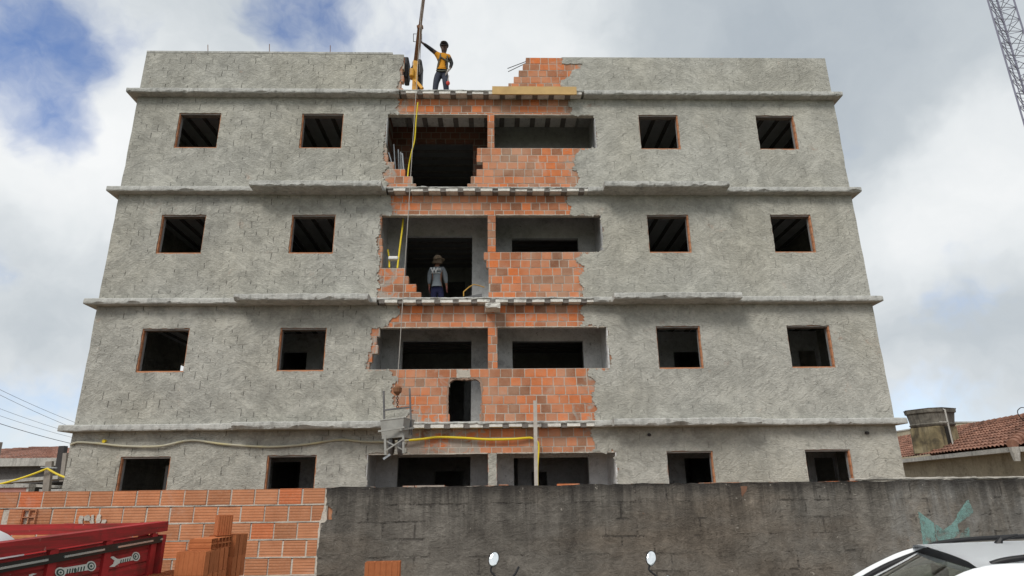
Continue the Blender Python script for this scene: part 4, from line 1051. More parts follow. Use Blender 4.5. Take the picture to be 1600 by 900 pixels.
DENIM = m_simple('dark_denim', (.045, .052, .075), .9, .35, 12)
NAVY = m_simple('navy_trousers', (.028, .03, .085), .9, .3, 10)
GREYSH = m_simple('grey_shirt_fabric', (.24, .27, .30), .9, .18, 9)
HATM = m_simple('brown_hat_fabric', (.34, .26, .19), .9, .2, 14)
WHITE = m_simple('white_print', (.75, .75, .76), .8, .05)
GLOVE = m_simple('work_glove', (.58, .54, .50), .9, .15, 20)
REDG = m_simple('red_rubber', (.50, .05, .035), .6, .15, 20)

# --- worker on the roof
WY1 = .22
def p1(px, py, dy=0.0): return at(px, py, Y=WY1+dy)
wk = thing('person', 'worker in orange shirt and dark helmet standing on the roof edge holding the hoist', 'person', (p1(691, 120).x, WY1, F5))
J = {}; E_ = []
pel = p1(690.5, 113.5)
J['pelvis'] = (pel, .155, .115)
J['waist'] = (p1(691, 106), .145, .105); J['chest'] = (p1(692, 93), .165, .115); J['neckb'] = (p1(693, 86), .085, .075); J['neck'] = (p1(693.5, 82.5), .055, .058)
J['jaw'] = (p1(694, 79, -.03), .070, .082); J['skull'] = (p1(694, 73, -.02), .082, .098); J['crown'] = (p1(694, 69.5, -.005), .06, .075)
E_ += [('pelvis', 'waist'), ('waist', 'chest'), ('chest', 'neckb'), ('neckb', 'neck'), ('neck', 'jaw'), ('jaw', 'skull'), ('skull', 'crown')]
def limb(names, pts):
    for i, (n_, (q, *r_)) in enumerate(zip(names, pts)):
        J[n_] = (q, *r_)
        if i: E_.append((names[i-1], n_))
limb(['rs', 're', 'rw'], [(p1(683.5, 85), .068), (p1(671.5, 75.5, -.06), .050), (p1(660.8, 67.5, -.10), .033)]); E_.append(('chest', 'rs'))
limb(['ls', 'le', 'lw'], [(p1(701.5, 88), .068), (p1(705.8, 99, -.02), .048), (p1(703, 107.5, -.16), .033)]); E_.append(('chest', 'ls'))
hand(J, E_, 'rw', J['rw'][0], (-.75, -.05, .6), 1, (-.3, -.8, .2), (.3, .6, .5))
hand(J, E_, 'lw', J['lw'][0], (-.45, -.3, -.85), 1, (-.2, .5, -.2), (.2, -.9, .2))
kR, kL = p1(681.5, 128, -.04), p1(696.5, 130, -.10)
aR, aL = Vector((p1(680.5, 136).x-.02, WY1-.02, F5+.09)), Vector((p1(696.5, 136).x+.03, WY1+.0, F5+.09))
limb(['rh', 'rk', 'ra', 'rt'], [(p1(685.2, 117.5), .108, .11), (kR, .066), (aR, .045), (aR+Vector((-.03, -.16, -.05)), .042, .036)]); E_.append(('pelvis', 'rh'))
limb(['lh', 'lk', 'la', 'lt'], [(p1(695.8, 117.5), .108, .11), (kL, .066), (aL, .045), (aL+Vector((.03, -.16, -.05)), .042, .036)]); E_.append(('pelvis', 'lh'))
skin_mesh('body', J, E_, SKIN_D, wk)
def grown(J, keys, k=1.0, add=.014): return {q: (J[q][0], J[q][1]*k+add, (J[q][2] if len(J[q]) > 2 else J[q][1])*k+add) for q in keys}
JB = J
K = grown(J, ['waist', 'chest', 'neckb', 'rs', 'ls', 'pelvis']); K['pelvis'] = (p1(690.8, 111), .158, .122)
K['re'] = (J['rs'][0].lerp(J['re'][0], .35), .066); K['le'] = (J['ls'][0].lerp(J['le'][0], .5), .066); K['neckb'] = (J['neckb'][0], .075, .07)
skin_mesh('shirt', K, [('waist', 'chest'), ('chest', 'neckb'), ('chest', 'rs'), ('chest', 'ls'), ('waist', 'pelvis'), ('rs', 're'), ('ls', 'le')], ORANGE, wk)
for s_ in 'rl':
    K = {'a': (J[s_+'s'][0].lerp(J[s_+'e'][0], .3), .062), 'b': (J[s_+'e'][0], .054), 'c': (J[s_+'w'][0].lerp(J[s_+'e'][0], .1), .040)}
    skin_mesh('sleeve', K, [('a', 'b'), ('b', 'c')], SLEEVE, wk)
K = grown(J, ['pelvis', 'rh', 'rk', 'ra', 'lh', 'lk', 'la'], 1.0, .012); K['w'] = (p1(690.8, 109.5), .150, .112)
K['ra'] = (aR+Vector((0, 0, .02)), .068); K['la'] = (aL+Vector((0, 0, .02)), .068); K['rk'] = (kR, .085); K['lk'] = (kL, .085)
skin_mesh('trousers', K, [('pelvis', 'w'), ('pelvis', 'rh'), ('rh', 'rk'), ('rk', 'ra'), ('pelvis', 'lh'), ('lh', 'lk'), ('lk', 'la')], DENIM, wk)
for s_, a_ in (('r', aR), ('l', aL)):
    bm = B(); ellipsoid(bm, a_+Vector((0, -.07, -.03)), .055, .15, .06, cut=-.055); obj('boot', bm, BLACK, wk, smooth=True)
hd = J['skull'][0]
bm = B(); ellipsoid(bm, hd+Vector((0, .0, .035)), .118, .140, .115, cut=-.01); ellipsoid(bm, hd+Vector((0, -.12, .035)), .085, .075, .014); obj('helmet', bm, m_simple('dark_grey_shell', (.055, .055, .062), .4, .1), wk, smooth=True)
bm = B()
for sx in (-1, 1): ellipsoid(bm, hd+Vector((sx*.034, -.098, -.008)), .030, .012, .017)
box(bm, hd.x-.08, hd.x+.08, hd.y-.097, hd.y-.088, hd.z-.004, hd.z+.006); obj('goggles', bm, m_simple('smoked_lens', (.02, .02, .025), .15, .1, spec=.6), wk, smooth=True)
bm = B(); ellipsoid(bm, hd+Vector((0, -.105, -.035)), .014, .022, .022); ellipsoid(bm, hd+Vector((0, -.092, -.075)), .028, .012, .009)
for sx in (-1, 1): ellipsoid(bm, hd+Vector((sx*.084, .0, -.02)), .012, .02, .032)
obj('face', bm, SKIN_D, wk, smooth=True)
STRAP = m_simple('harness_webbing', (.10, .105, .085), .9, .3, 15)
bm = B()
fr = lambda px, py: p1(px, py, -.145)
tube(bm, smooth_path([p1(688.5, 84, -.06), fr(687.5, 90), fr(685, 98), p1(683, 108, -.14)], 5), .020, 6)
tube(bm, smooth_path([fr(688, 88.5), fr(694, 92.5), fr(700, 96), p1(704, 97, -.05)], 5), .018, 6)
tube(bm, smooth_path([p1(698.5, 86, -.06), fr(699, 92), fr(699.5, 100), p1(699, 108, -.13)], 5), .016, 6)
tube(bm, [p1(682, 110, -.10), p1(690, 111, -.15), p1(699, 110, -.12)], .024, 6)
obj('harness', bm, STRAP, wk, smooth=True)
K = {}; Eg = []; K['lw'] = (J['lw'][0], .040); hand(K, Eg, 'lw', J['lw'][0], (-.45, -.3, -.85), 1, (-.2, .5, -.2), (.2, -.9, .2), 1.22)
skin_mesh('glove', K, Eg, GLOVE, wk)
bm = B(); q = p1(701.3, 118, -.2); tube(bm, [q, q+Vector((-.03, 0, -.28))], .012, 6); obj('lanyard', bm, m_simple('pale_cord', (.6, .58, .55), .8), wk)
bm = B(); q = p1(700, 130, -.2); ellipsoid(bm, q, .05, .04, .065); obj('lanyard_tag', bm, REDG, wk, smooth=True)

# --- worker in the doorway of the third level
WY2, F3 = 1.36, FL[3]
def p2(px, py, dy=0.0): return at(px, py, Y=WY2+dy)
wb = thing('person', 'worker seen from behind in grey printed long sleeve shirt and brown hat in the doorway', 'person', (p2(683, 440).x, WY2, F3))
J = {}; E_ = []
J['pelvis'] = (p2(683, 450.5), .155, .115)
J['waist'] = (p2(683, 441), .160, .112); J['chest'] = (p2(683, 427), .170, .12); J['neckb'] = (p2(682.8, 418.5), .085, .075); J['neck'] = (p2(683, 414.8), .056, .058)
J['jaw'] = (p2(683.5, 411, .03), .070, .085); J['skull'] = (p2(684, 406.5, .01), .082, .098); J['crown'] = (p2(684, 403.5), .06, .07)
E_ += [('pelvis', 'waist'), ('waist', 'chest'), ('chest', 'neckb'), ('neckb', 'neck'), ('neck', 'jaw'), ('jaw', 'skull'), ('skull', 'crown')]
limb(['ls', 'le', 'lw'], [(p2(673.4, 420.5), .068), (p2(671.2, 433, -.02), .050), (p2(670.6, 446.5, .06), .034)]); E_.append(('chest', 'ls'))
limb(['rs', 're', 'rw'], [(p2(692.8, 420.2), .068), (p2(695.9, 432, -.02), .050), (p2(697.6, 445.5, .03), .034)]); E_.append(('chest', 'rs'))
hand(J, E_, 'lw', J['lw'][0], (.05, .15, -1), 1, (.3, .5, 0), (.2, 1, 0)); hand(J, E_, 'rw', J['rw'][0], (.1, .1, -1), 1, (-.3, .5, 0), (-.2, 1, 0))
for s_, px, kx in (('l', 678.3, 677.5), ('r', 688, 689)):
    hp = p2(px, 455); kn = Vector((p2(kx, 470).x, WY2+.02, F3+.50)); an = Vector((p2(kx, 470).x, WY2+.02, F3+.09))
    limb([s_+'h', s_+'k', s_+'a', s_+'t'], [(hp, .106, .11), (kn, .064), (an, .045), (an+Vector((0, .16, -.05)), .042, .036)]); E_.append(('pelvis', s_+'h'))
skin_mesh('body', J, E_, SKIN_T, wb)
K = grown(J, ['waist', 'chest', 'rs', 'ls', 're', 'le', 'rw', 'lw'], 1.0, .017); K['neckb'] = (J['neckb'][0], .08, .072); K['hem'] = (p2(683, 448.6), .168, .128)
for s_ in 'rl': K[s_+'w'] = (J[s_+'w'][0].lerp(J[s_+'e'][0], .12), .045)
skin_mesh('shirt', K, [('chest', 'waist'), ('waist', 'hem'), ('chest', 'neckb'), ('chest', 'rs'), ('chest', 'ls'), ('rs', 're'), ('ls', 'le'), ('re', 'rw'), ('le', 'lw')], GREYSH, wb)
K = grown(J, ['pelvis', 'rh', 'rk', 'ra', 'lh', 'lk', 'la'], 1.0, .013); K['w'] = (p2(683, 443), .158, .113)
for s_ in 'rl': K[s_+'a'] = (J[s_+'a'][0]+Vector((0, 0, .02)), .066); K[s_+'k'] = (J[s_+'k'][0], .084)
skin_mesh('trousers', K, [('pelvis', 'w'), ('pelvis', 'rh'), ('rh', 'rk'), ('rk', 'ra'), ('pelvis', 'lh'), ('lh', 'lk'), ('lk', 'la')], NAVY, wb)
for s_ in 'rl':
    bm = B(); ellipsoid(bm, J[s_+'a'][0]+Vector((0, .07, -.03)), .055, .15, .06, cut=-.055); obj('boot', bm, BLACK, wb, smooth=True)
for s_ in 'rl':
    K = {}; Eg = []; K[s_+'w'] = (J[s_+'w'][0], .038); hand(K, Eg, s_+'w', J[s_+'w'][0], (.07, .12, -1), 1, (.1, .5, 0), (.1, 1, 0), 1.12)
    skin_mesh('glove', K, Eg, m_simple('reddish_glove', (.36, .13, .12), .85, .2, 20), wb)
hd = J['skull'][0]; Mh = Matrix.Rotation(R(-16), 3, 'Y')
bm = B(); ellipsoid(bm, hd+Vector((0, 0, .03)), .112, .130, .110, Mh, cut=-.02)
b2 = B(); n_ = 24
for k in range(n_):
    a_ = 2*math.pi*k/n_; b_ = 2*math.pi*(k+1)/n_
    def q_(r_, t_, z_): return hd+Vector((0, 0, .03))+Mh @ Vector((math.cos(t_)*r_*.95, math.sin(t_)*r_*1.1, z_+.008*math.sin(3*t_)))
    v_ = [bm.verts.new(q) for q in (q_(.105, a_, -.02), q_(.105, b_, -.02), q_(.18, b_, -.055), q_(.18, a_, -.055), q_(.105, a_, -.03), q_(.105, b_, -.03), q_(.178, b_, -.063), q_(.178, a_, -.063))]
    bm.faces.new(v_[0:4]); bm.faces.new(v_[7:3:-1]); bm.faces.new((v_[3], v_[2], v_[6], v_[7]))
b2.free(); obj('hat', bm, HATM, wb, smooth=True)
bm = B()                                              # neck flap
fl = []
for i in range(7):
    t_ = R(-150+20*i)
    fl.append([bm.verts.new(hd+Vector((math.cos(t_)*(.115+.01*j), math.sin(t_)*(.125+.012*j), -.005-.045*j+(.012 if i % 2 else 0)))) for j in range(4)])
for a_, b_ in zip(fl[:-1], fl[1:]):
    for j in range(3): bm.faces.new((a_[j], b_[j], b_[j+1], a_[j+1]))
bmesh.ops.solidify(bm, geom=bm.faces[:], thickness=.008); obj('neck_flap', bm, HATM, wb, smooth=True)
def text_part(body, size, loc, m, parent, ext=.004, rot=(R(90), 0, 0), bold=0.0):
    cu = bpy.data.curves.new('lettering', 'FONT'); cu.body = body; cu.size = size; cu.extrude = ext; cu.align_x = 'CENTER'; cu.offset = bold
    o = bpy.data.objects.new('lettering', cu); COL.objects.link(o)
    dg = bpy.context.evaluated_depsgraph_get(); dg.update()
    me = bpy.data.meshes.new_from_object(o.evaluated_get(dg)); bpy.data.objects.remove(o); bpy.data.curves.remove(cu)
    me.materials.clear(); me.materials.append(m)
    M = Matrix.Translation(Vector(loc)-top_of(parent).location) @ Matrix.Rotation(rot[2], 4, 'Z') @ Matrix.Rotation(rot[0], 4, 'X')
    me.transform(M); o = bpy.data.objects.new('lettering', me); COL.objects.link(o); o.parent = parent; return o
yb = WY2-.170
q = at(678.4, 425.6, Y=yb); text_part('W', .17, q, WHITE, wb, .02, bold=.008)
bm = B()
for px, py, w_, h_ in ((683.6, 419.2, .085, .018), (683.6, 421.0, .04, .018), (686.4, 421.0, .035, .018)):
    q = at(px, py, Y=yb); box(bm, q.x, q.x+w_, yb-.006, yb+.05, q.z-h_, q.z)
q = at(674, 426.0, Y=yb); box(bm, q.x, q.x+.22, yb-.004, yb+.05, q.z-.010, q.z)
obj('shirt_print', bm, WHITE, wb)

# ================================================================ LOOSE CLAY BLOCKS
def block_mesh(L=.25, T_=.095, H=.19):
    """hollow clay block standing on its open end: ribbed sides, eight shafts"""
    bm = B(); out = []
    def side(a, b, n):
        a, b = Vector(a), Vector(b); d = (b-a); nr = Vector((d.y, -d.x)).normalized()
        for i in range(n):
            for f, o in ((0, 0), (.62, 0), (.70, -.005), (.92, -.005)): out.append(a+d*((i+f)/n)+nr*o*.5)
    x, y = L/2, T_/2
    side((-x, -y), (x, -y), 6); side((x, -y), (x, y), 2); side((x, y), (-x, y), 6); side((-x, y), (-x, -y), 2)
    holes_ = []
    for i in range(4):
        for j in range(2):
            cx = -x+L*(i+.5)/4; cy = -y+T_*(j+.5)/2; hx = L/8-.006; hy = T_/4-.006
            holes_.append([(cx-hx, cy-hy), (cx+hx, cy-hy), (cx+hx, cy+hy), (cx-hx, cy+hy)])
    cdt_prism(bm, [[(q.x, q.y) for q in out]]+holes_, 0, H)
    for v in bm.verts: v.co = Vector((v.co.x, v.co.z, v.co.y))
    bmesh.ops.recalc_face_normals(bm, faces=bm.faces)
    me = bpy.data.meshes.new('clay_block'); bm.to_mesh(me); bm.free(); me.materials.append(CLAY_BLK); return me
CLAY_BLK, t, p = mat('loose_clay_block', .9, None, 0, .15)
v = lpos(t); oi = t.new('ShaderNodeObjectInfo')
c = t.ramp(oi.outputs['Random'], [(0, (.36, .125, .05)), (.5, (.45, .155, .065)), (1, (.52, .175, .07))])
c = t.mix(t.remap(t.noise(v, 9, 6, .7), .4, .7, 0, .45), c, t.mix(1.0, c, (.6, .5, .45), 'MULTIPLY'))
t.put(p.inputs['Base Color'], c); t.put(p.inputs['Normal'], t.bump(t.noise(v, 60, 5, .65), .4, .006))
BLK = block_mesh()
PILE = 'clay blocks stacked beside the red truck'
zM = at(322, 862, Y=-7.9).z; HB = .19
def blk(x, y, z, rz, label, group, rot=None, mesh=None):
    o = bpy.data.objects.new('clay_block', mesh or BLK); COL.objects.link(o); o.location = (x, y, z); o.rotation_euler = rot or (rnd(-.02, .02), rnd(-.015, .015), rz+rnd(-.05, .05))
    return tag(o, label, 'clay block', group)
xm = at(322, 862, Y=-7.9).x
nt = int((zM-.14)/HB)+1
for tier in range(nt):
    z = zM-HB*(tier+1)
    if z < .1: break
    for i in range(5):
        if tier < 2: blk(xm-.128, -7.85+i*.105, z, 0, 'clay block on end in the %s row of the low stack by the truck' % ('topmost' if tier == 0 else 'second'), PILE)
    if tier >= 1:
        for i in range(5):
            if tier < 2 or i == 0: blk(xm-.388, -7.87+i*.105, z, 0, 'clay block half hidden behind the red tailgate in the low stack', PILE)
if nt > 2:
    for tier in range(2, nt):
        z = zM-HB*(tier+1)
        if z < .1: break
        for i in (0, 2, 4): blk(xm-.128, -7.85+i*.105, z, 0, 'clay block in the hidden lower rows of the stack beside the truck', PILE)
for i, (dx_, yy_) in enumerate(((-.128, -7.62), (-.10, -7.42))):
    blk(xm+dx_-.10, yy_-.02, zM+.048, 0, ('clay block lying flat on the middle of the low stack', 'clay block lying flat at the back of the low stack')[i], PILE, (R(90), 0, R((96, 84)[i])))
xk = at(351, 836, Y=-7.32).x; zk = at(351, 836, Y=-7.32).z
tier = 0
while zk-HB*(tier+1) > .1:
    for i in range(3 if tier < 2 else 1): blk(xk+.0, -7.32+i*.11, zk-HB*(tier+1), 0, 'clay block in the taller rear column of the stack' if tier < 2 else 'clay block in the hidden lower rows of the stack beside the truck', PILE)
    tier += 1
q = at(342, 840, Y=-7.38); BL3 = BLK.copy(); BL3.transform(Matrix.Diagonal((.52, 1.5, .95, 1))); blk(q.x+.02, -7.36, zk+.002, R(35), 'single clay block standing alone on top of the stack', PILE, None, BL3)
# one block on its own small column in front of the dark wall
a = at(570, 879, Y=-7.55); b = at(624, 879, Y=-7.55); zt_ = a.z; xc = (a.x+b.x)/2
BL2 = BLK.copy(); BL2.transform(Matrix.Diagonal(((b.x-a.x)/.25, 1.5, 1.08, 1)))
z = zt_-.205; k = 0
while z > .1:
    o = bpy.data.objects.new('clay_block', BL2); COL.objects.link(o); o.location = (xc, -7.48, z); o.rotation_euler = (0, rnd(-.01, .01), R(3) + rnd(-.02, .02))
    tag(o, 'orange clay block on its own in front of the dark wall' if k == 0 else 'clay block below the lone orange block, under the edge of the photo', 'clay block', 'column of clay blocks by the dark wall'); z -= .206; k += 1

# ================================================================ RED TRUCK
REDM, t, p = mat('worn_red_paint', .72, None, 0, .2)
v = wpos(t)
st = t.noise(t.vmath('MULTIPLY', v, (1.2, 1.2, 26)), 1.3, 6, .65, .3)
c = t.mix(t.remap(st, .42, .66, 0, .9), (.40, .032, .034), (.16, .036, .028))
c = t.mix(t.remap(t.noise(v, 3.5, 7, .7, .5), .50, .68, 0, .7), c, (.085, .034, .026))
c = t.mix(t.remap(t.noise(v, 22, 4, .6), .68, .74, 0, .6), c, (.45, .30, .26))
t.put(p.inputs['Base Color'], c); t.put(p.inputs['Normal'], t.bump(st, .25, .01))
REDB = m_simple('bright_red_paint', (.40, .028, .030), .65, .25, 6, spec=.22, dirt=(.11, .035, .026), dirt_amt=.75)
CHROME = m_simple('chrome_strip', (.72, .78, .76), .25, .05, metal=.7, spec=.6)
DECW = m_simple('white_decal_paint', (.66, .67, .62), .6, .1, 20); DECG = m_simple('dark_green_decal_paint', (.045, .09, .075), .6, .2)
TX = -3.05; TYF, TYN = -7.70, -9.80
def zt(y): return 1.549+(y+7.70)*.0229
tk = thing('cargo_truck', 'red wooden-bed cargo truck with chrome-striped tailgate at the lower left', 'truck', (-6.4, -8.75, 0))
def xpoly(bm, P, x0, x1):
    """polygon given as (y, z), between two planes of constant x"""
    cdt_prism(bm, [P], 0, 1)
    return bm
def xprism(P, x0, x1, m, name, par, holes_=()):
    bm = B(); cdt_prism(bm, [P, *holes_], 0, 1)
    for v in bm.verts: v.co = Vector((x0 if v.co.y < .5 else x1, v.co.x, v.co.z))
    return obj(name, bm, m, par)
def band(y0, y1, d0, d1): return [(y0, zt(y0)-d1), (y1, zt(y1)-d1), (y1, zt(y1)-d0), (y0, zt(y0)-d0)]
tg = xprism(band(TYN, TYF, .105, .60), TX-.04, TX, REDM, 'tailgate', tk)
xprism(band(TYN-.03, TYF+.10, .0, .085), TX-.07, TX+.035, REDM, 'top_rail', tg)
for y_ in (TYF-.10, -8.505, -9.163, -9.75):
    xprism([(y_-.045, zt(y_)-.66), (y_+.045, zt(y_)-.66), (y_+.045, zt(y_)-.09), (y_-.045, zt(y_)-.09)], TX+.001, TX+.03, REDB, 'stake', tg)
for d in (.105, .215, .315, .415, .515):
    for ya, yb in ((TYN, -9.215), (-9.115, -8.555), (-8.455, TYF-.15)):
        pass
bm = B()
for (ya, yb) in ((-9.70, -9.21), (-9.115, -8.555), (-8.455, TYF-.15)):
    for d in (.11, .215, .32, .425, .53):
        P = band(ya, yb, d, d+.092); s_ = len(bm.verts)
        b2 = B(); cdt_prism(b2, [P], 0, 1)
        for v in b2.verts: v.co = Vector((TX+.001 if v.co.y < .5 else TX+.011, v.co.x, v.co.z))
        me = bpy.data.meshes.new('tmp'); b2.to_mesh(me); b2.free(); bm.from_mesh(me); bpy.data.meshes.remove(me)
obj('boards', bm, REDM, tg)
xprism(band(TYN, TYF+.03, .60, .68), TX-.05, TX+.04, REDB, 'sill_rail', tg)
bl = xprism(band(TYN, TYF+.07, .118, .172), TX+.031, TX+.048, m_simple('black_band_paint', (.02, .022, .02), .4, .2), 'belt', tg)
for ya, yb in ((-9.80, -9.25), (-9.08, -8.60), (-8.42, -7.87), (-7.74, -7.70)):
    xprism(band(ya, yb, .138, .152), TX+.049, TX+.054, CHROME, 'chrome_strip', bl)
bm = B(); box(bm, TX-.04, TX+.05, TYF+.0, TYF+.06, .95, zt(TYF)-.11); obj('corner_post', bm, REDB, tk)
# painted spring-and-spanner ornaments
def dec(name, m, polys, x):
    bm = B()
    for P in polys:
        Q = [at(a, b, X=x) for a, b in P]; b2 = B(); cdt_prism(b2, [[(q.y, q.z) for q in Q]], 0, 1)
        for v in b2.verts: v.co = Vector((x-.002 if v.co.y < .5 else x, v.co.x, v.co.z))
        me = bpy.data.meshes.new('tmp'); b2.to_mesh(me); b2.free(); bm.from_mesh(me); bpy.data.meshes.remove(me)
    return obj(name, bm, m, tg)
def ell(cx, cy, rx, ry, n=18, a0=0, a1=360): return [(cx+rx*math.cos(R(a0+(a1-a0)*k/n)), cy+ry*math.sin(R(a0+(a1-a0)*k/n))) for k in range(n+(0 if a1-a0 == 360 else 1))]
spanner = [(172, 870.5), (177, 869), (183, 873), (186, 873.5), (205, 869), (208, 875.5), (188, 879.5), (184, 881.5), (179, 885.5), (171, 886), (177, 881), (179, 876)]
dec('ornament', DECW, [spanner], TX+.0145); dec('ornament', DECW, [ell(212.5, 869.5, 6.3, 7.2)], TX+.0155)
dec('ornament', DECG, [ell(212.5, 869.5, 4.6, 5.3)], TX+.0170); dec('ornament', DECW, [ell(212.5, 869.5, 3.0, 3.6)], TX+.0185); dec('ornament', DECG, [ell(212.0, 869.5, 1.5, 2.0)], TX+.020)
dec('ornament', DECG, [[(x, 880-(x-188)*.24), (x+1.4, 879.6-(x-188)*.24), (x+2.4, 874.5-(x-188)*.24), (x+1.2, 874.5-(x-188)*.24)] for x in (188, 191.5, 195, 198.5, 202)], TX+.0165)
dec('ornament', DECW, [[(97, 887.5), (140, 880.5), (141, 890.5), (99, 897)]], TX+.0145); dec('ornament', DECW, [ell(94.5, 894, 8.5, 7.8)], TX+.0152); dec('ornament', DECW, [ell(142.5, 884.5, 7.6, 8.0)], TX+.0156)
dec('ornament', DECG, [ell(94.5, 894.4, 6.3, 5.6), ell(142.5, 884.6, 5.6, 6.0)], TX+.0172); dec('ornament', DECW, [ell(95, 894.5, 3.8, 3.4), ell(143, 884.6, 3.6, 4.0)], TX+.0187); dec('ornament', DECG, [ell(95, 894.5, 1.8, 1.7), ell(142.8, 884.6, 1.7, 2.0)], TX+.0202)
dec('ornament', DECG, [[(x, 896.3-(x-104)*.17), (x+1.8, 896-(x-104)*.17), (x+3.2, 889.2-(x-104)*.17), (x+1.5, 889.2-(x-104)*.17)] for x in (104, 108, 112, 121, 125.5, 130)] + [ell(118, 891.3, 2.0, 4.2, 10)], TX+.0166)
dec('ornament', DECW, [[(45, 898), (52, 896), (58, 896.5), (51, 899), (50, 905), (42, 909), (47, 903)]], TX+.0145)
# bed, far side and near side
bm = B(); box(bm, -7.4, TX-.045, TYN, TYF, .93, 1.0); obj('bed_floor', bm, WOOD_GREY, tk)
for nm, y0, y1 in (('far_side', TYF-.05, TYF-.01), ('near_side', TYN+.01, TYN+.05)):
    z_ = zt(y0)
    bm = B(); box(bm, -7.4, TX-.08, y0, y1, z_-.09, z_-.004); sd_ = obj('side_rail', bm, REDM, tk)
    bm = B(); box(bm, -7.4, TX-.05, y0, y1, 1.001, z_-.125); obj('side_board', bm, REDB, tk)
    bm = B()
    for k in range(7): box(bm, -7.3+k*.68, -7.22+k*.68, y0-.03 if nm == 'near_side' else y1+.001, y0-.001 if nm == 'near_side' else y1+.03, .95, z_-.002)
    obj('stake', bm, REDB, tk)
bm = B(); box(bm, -7.45, -7.40, TYN, TYF, .94, 1.75); obj('headboard', bm, REDB, tk)
bm = B(); box(bm, -9.0, TX-.2, -9.2, -9.08, .62, .92); box(bm, -9.0, TX-.2, -8.42, -8.30, .62, .92); obj('chassis', bm, IRON, tk)
def wheel(cx, cy, cz, r_, wdt, par, axis='Y', m2=None):
    bm = B(); n_ = 28; prof = [(r_*.62, -wdt/2), (r_*.93, -wdt/2), (r_, -wdt*.32), (r_, wdt*.32), (r_*.93, wdt/2), (r_*.62, wdt/2)]
    rg = []
    for k in range(n_):
        a_ = 2*math.pi*k/n_
        rg.append([bm.verts.new((cx+math.cos(a_)*q, cy+w_, cz+math.sin(a_)*q) if axis == 'Y' else (cx+w_, cy+math.cos(a_)*q, cz+math.sin(a_)*q)) for q, w_ in prof])
    for k in range(n_):
        for j in range(len(prof)): a_, b_ = rg[k], rg[(k+1) % n_]; bm.faces.new((a_[j], b_[j], b_[(j+1) % 6], a_[(j+1) % 6]))
    return bm
for x_ in (-4.4, -8.3):
    for y_ in (TYN+.22, TYF-.22):
        wl = obj('wheel', wheel(x_, y_, .42, .42, .24, tk), BLACK, tk, smooth=True)
        bm = B(); tube(bm, [(x_, y_-.08, .42), (x_, y_+.08, .42)], .25, 20); obj('rim', bm, STEEL, wl)
cb = B(); prof = [(-7.55, .75), (-7.55, 2.15), (-7.7, 2.22), (-8.75, 2.2), (-9.05, 1.55), (-9.2, 1.3), (-9.22, .6), (-7.55, .6)]
cdt_prism(cb, [prof], TYN+.15, TYF-.15); obj('cab', cb, REDB, tk)
bm = B(); bar(bm, (-9.065, (TYN+TYF)/2, 1.55), (-8.80, (TYN+TYF)/2, 2.13), 1.5, .012, (1, 0, .4)); obj('windscreen', bm, IRON, tk)
# white sack in the bed
q = at(-28, 838, Y=-8.5)
bm = B(); ellipsoid(bm, (0, 0, 0), .34, .36, .30, cut=-.28)
for v in bm.verts: v.co += Vector((noise.noise(v.co*3.0), noise.noise(v.co*3+Vector((5, 0, 0))), noise.noise(v.co*3+Vector((0, 7, 0)))))*.04
for v in bm.verts: v.co += Vector((q.x-.07, -8.5, 1.245))
free_thing('white_sack', bm, m_simple('white_woven_sack', (.72, .73, .74), .75, .08, 10), 'bulging white sack lying in the red truck bed at the left edge', 'sack', smooth=True)

# ================================================================ WHITE CAR (local: +x forward, +y its left side)
CARW, t, p = mat('white_car_paint', .42, (.86, .88, .90), 0, .16)
TRIM = m_simple('black_trim', (.015, .015, .017), .45, .2, local=True)
SEATM = m_simple('dark_seat_fabric', (.03, .03, .032), .9, .3, 10, local=True)
GLASS = bpy.data.materials.new('car_glass'); GLASS.use_nodes = True; t = NT(GLASS.node_tree); t.n.clear()
fr_ = t.new('ShaderNodeFresnel'); fr_.inputs[0].default_value = 1.45
gl = t.new('ShaderNodeBsdfGlossy'); gl.inputs['Roughness'].default_value = .02; trn = t.new('ShaderNodeBsdfTransparent'); trn.inputs[0].default_value = (.70, .80, .75, 1)
mx = t.new('ShaderNodeMixShader'); t.put(mx.inputs[0], t.math('ADD', fr_.outputs[0], .10, None, True)); t.l.new(trn.outputs[0], mx.inputs[1]); t.l.new(gl.outputs[0], mx.inputs[2])
t.l.new(mx.outputs[0], t.new('ShaderNodeOutputMaterial').inputs[0])
cr_ = thing('parked_car', 'white hatchback with black roof rails parked at the lower right', 'car', (2.97, -10.50, 0), R(161))
def grid(bm, f, nu, nv):
    V = [[bm.verts.new(f(i/nu, j/nv)) for j in range(nv+1)] for i in range(nu+1)]
    for i in range(nu):
        for j in range(nv): bm.faces.new((V[i][j], V[i+1][j], V[i+1][j+1], V[i][j+1]))
def lerp(a, b, t_): return a+(b-a)*t_
# lower body
stn = [(1.98, .62, .55, .42), (1.93, .72, .70, .30), (1.75, .78, .80, .24), (1.45, .81, .90, .22), (1.20, .82, .945, .20), (.3, .825, .95, .18), (-.9, .825, .965, .18), (-1.5, .81, .985, .22), (-1.78, .76, .98, .30), (-1.86, .66, .85, .40)]
bm = B(); rg = []
for x, w_, zt_, zb in stn:
    P = [(0, zb), (w_*.86, zb), (w_*.97, zb+.10), (w_, lerp(zb, zt_, .45)), (w_*.985, zt_-.09), (w_*.95, zt_-.025), (w_*.86, zt_), (w_*.5, zt_+.022), (0, zt_+.03)]
    rg.append([bm.verts.new((x, y, z)) for y, z in P] + [bm.verts.new((x, -y, z)) for y, z in P[-2:0:-1]])
for a_, b_ in zip(rg[:-1], rg[1:]):
    for k in range(len(a_)): bm.faces.new((a_[k], a_[(k+1) % len(a_)], b_[(k+1) % len(a_)], b_[k]))
bm.faces.new(rg[0]); bm.faces.new(rg[-1][::-1])
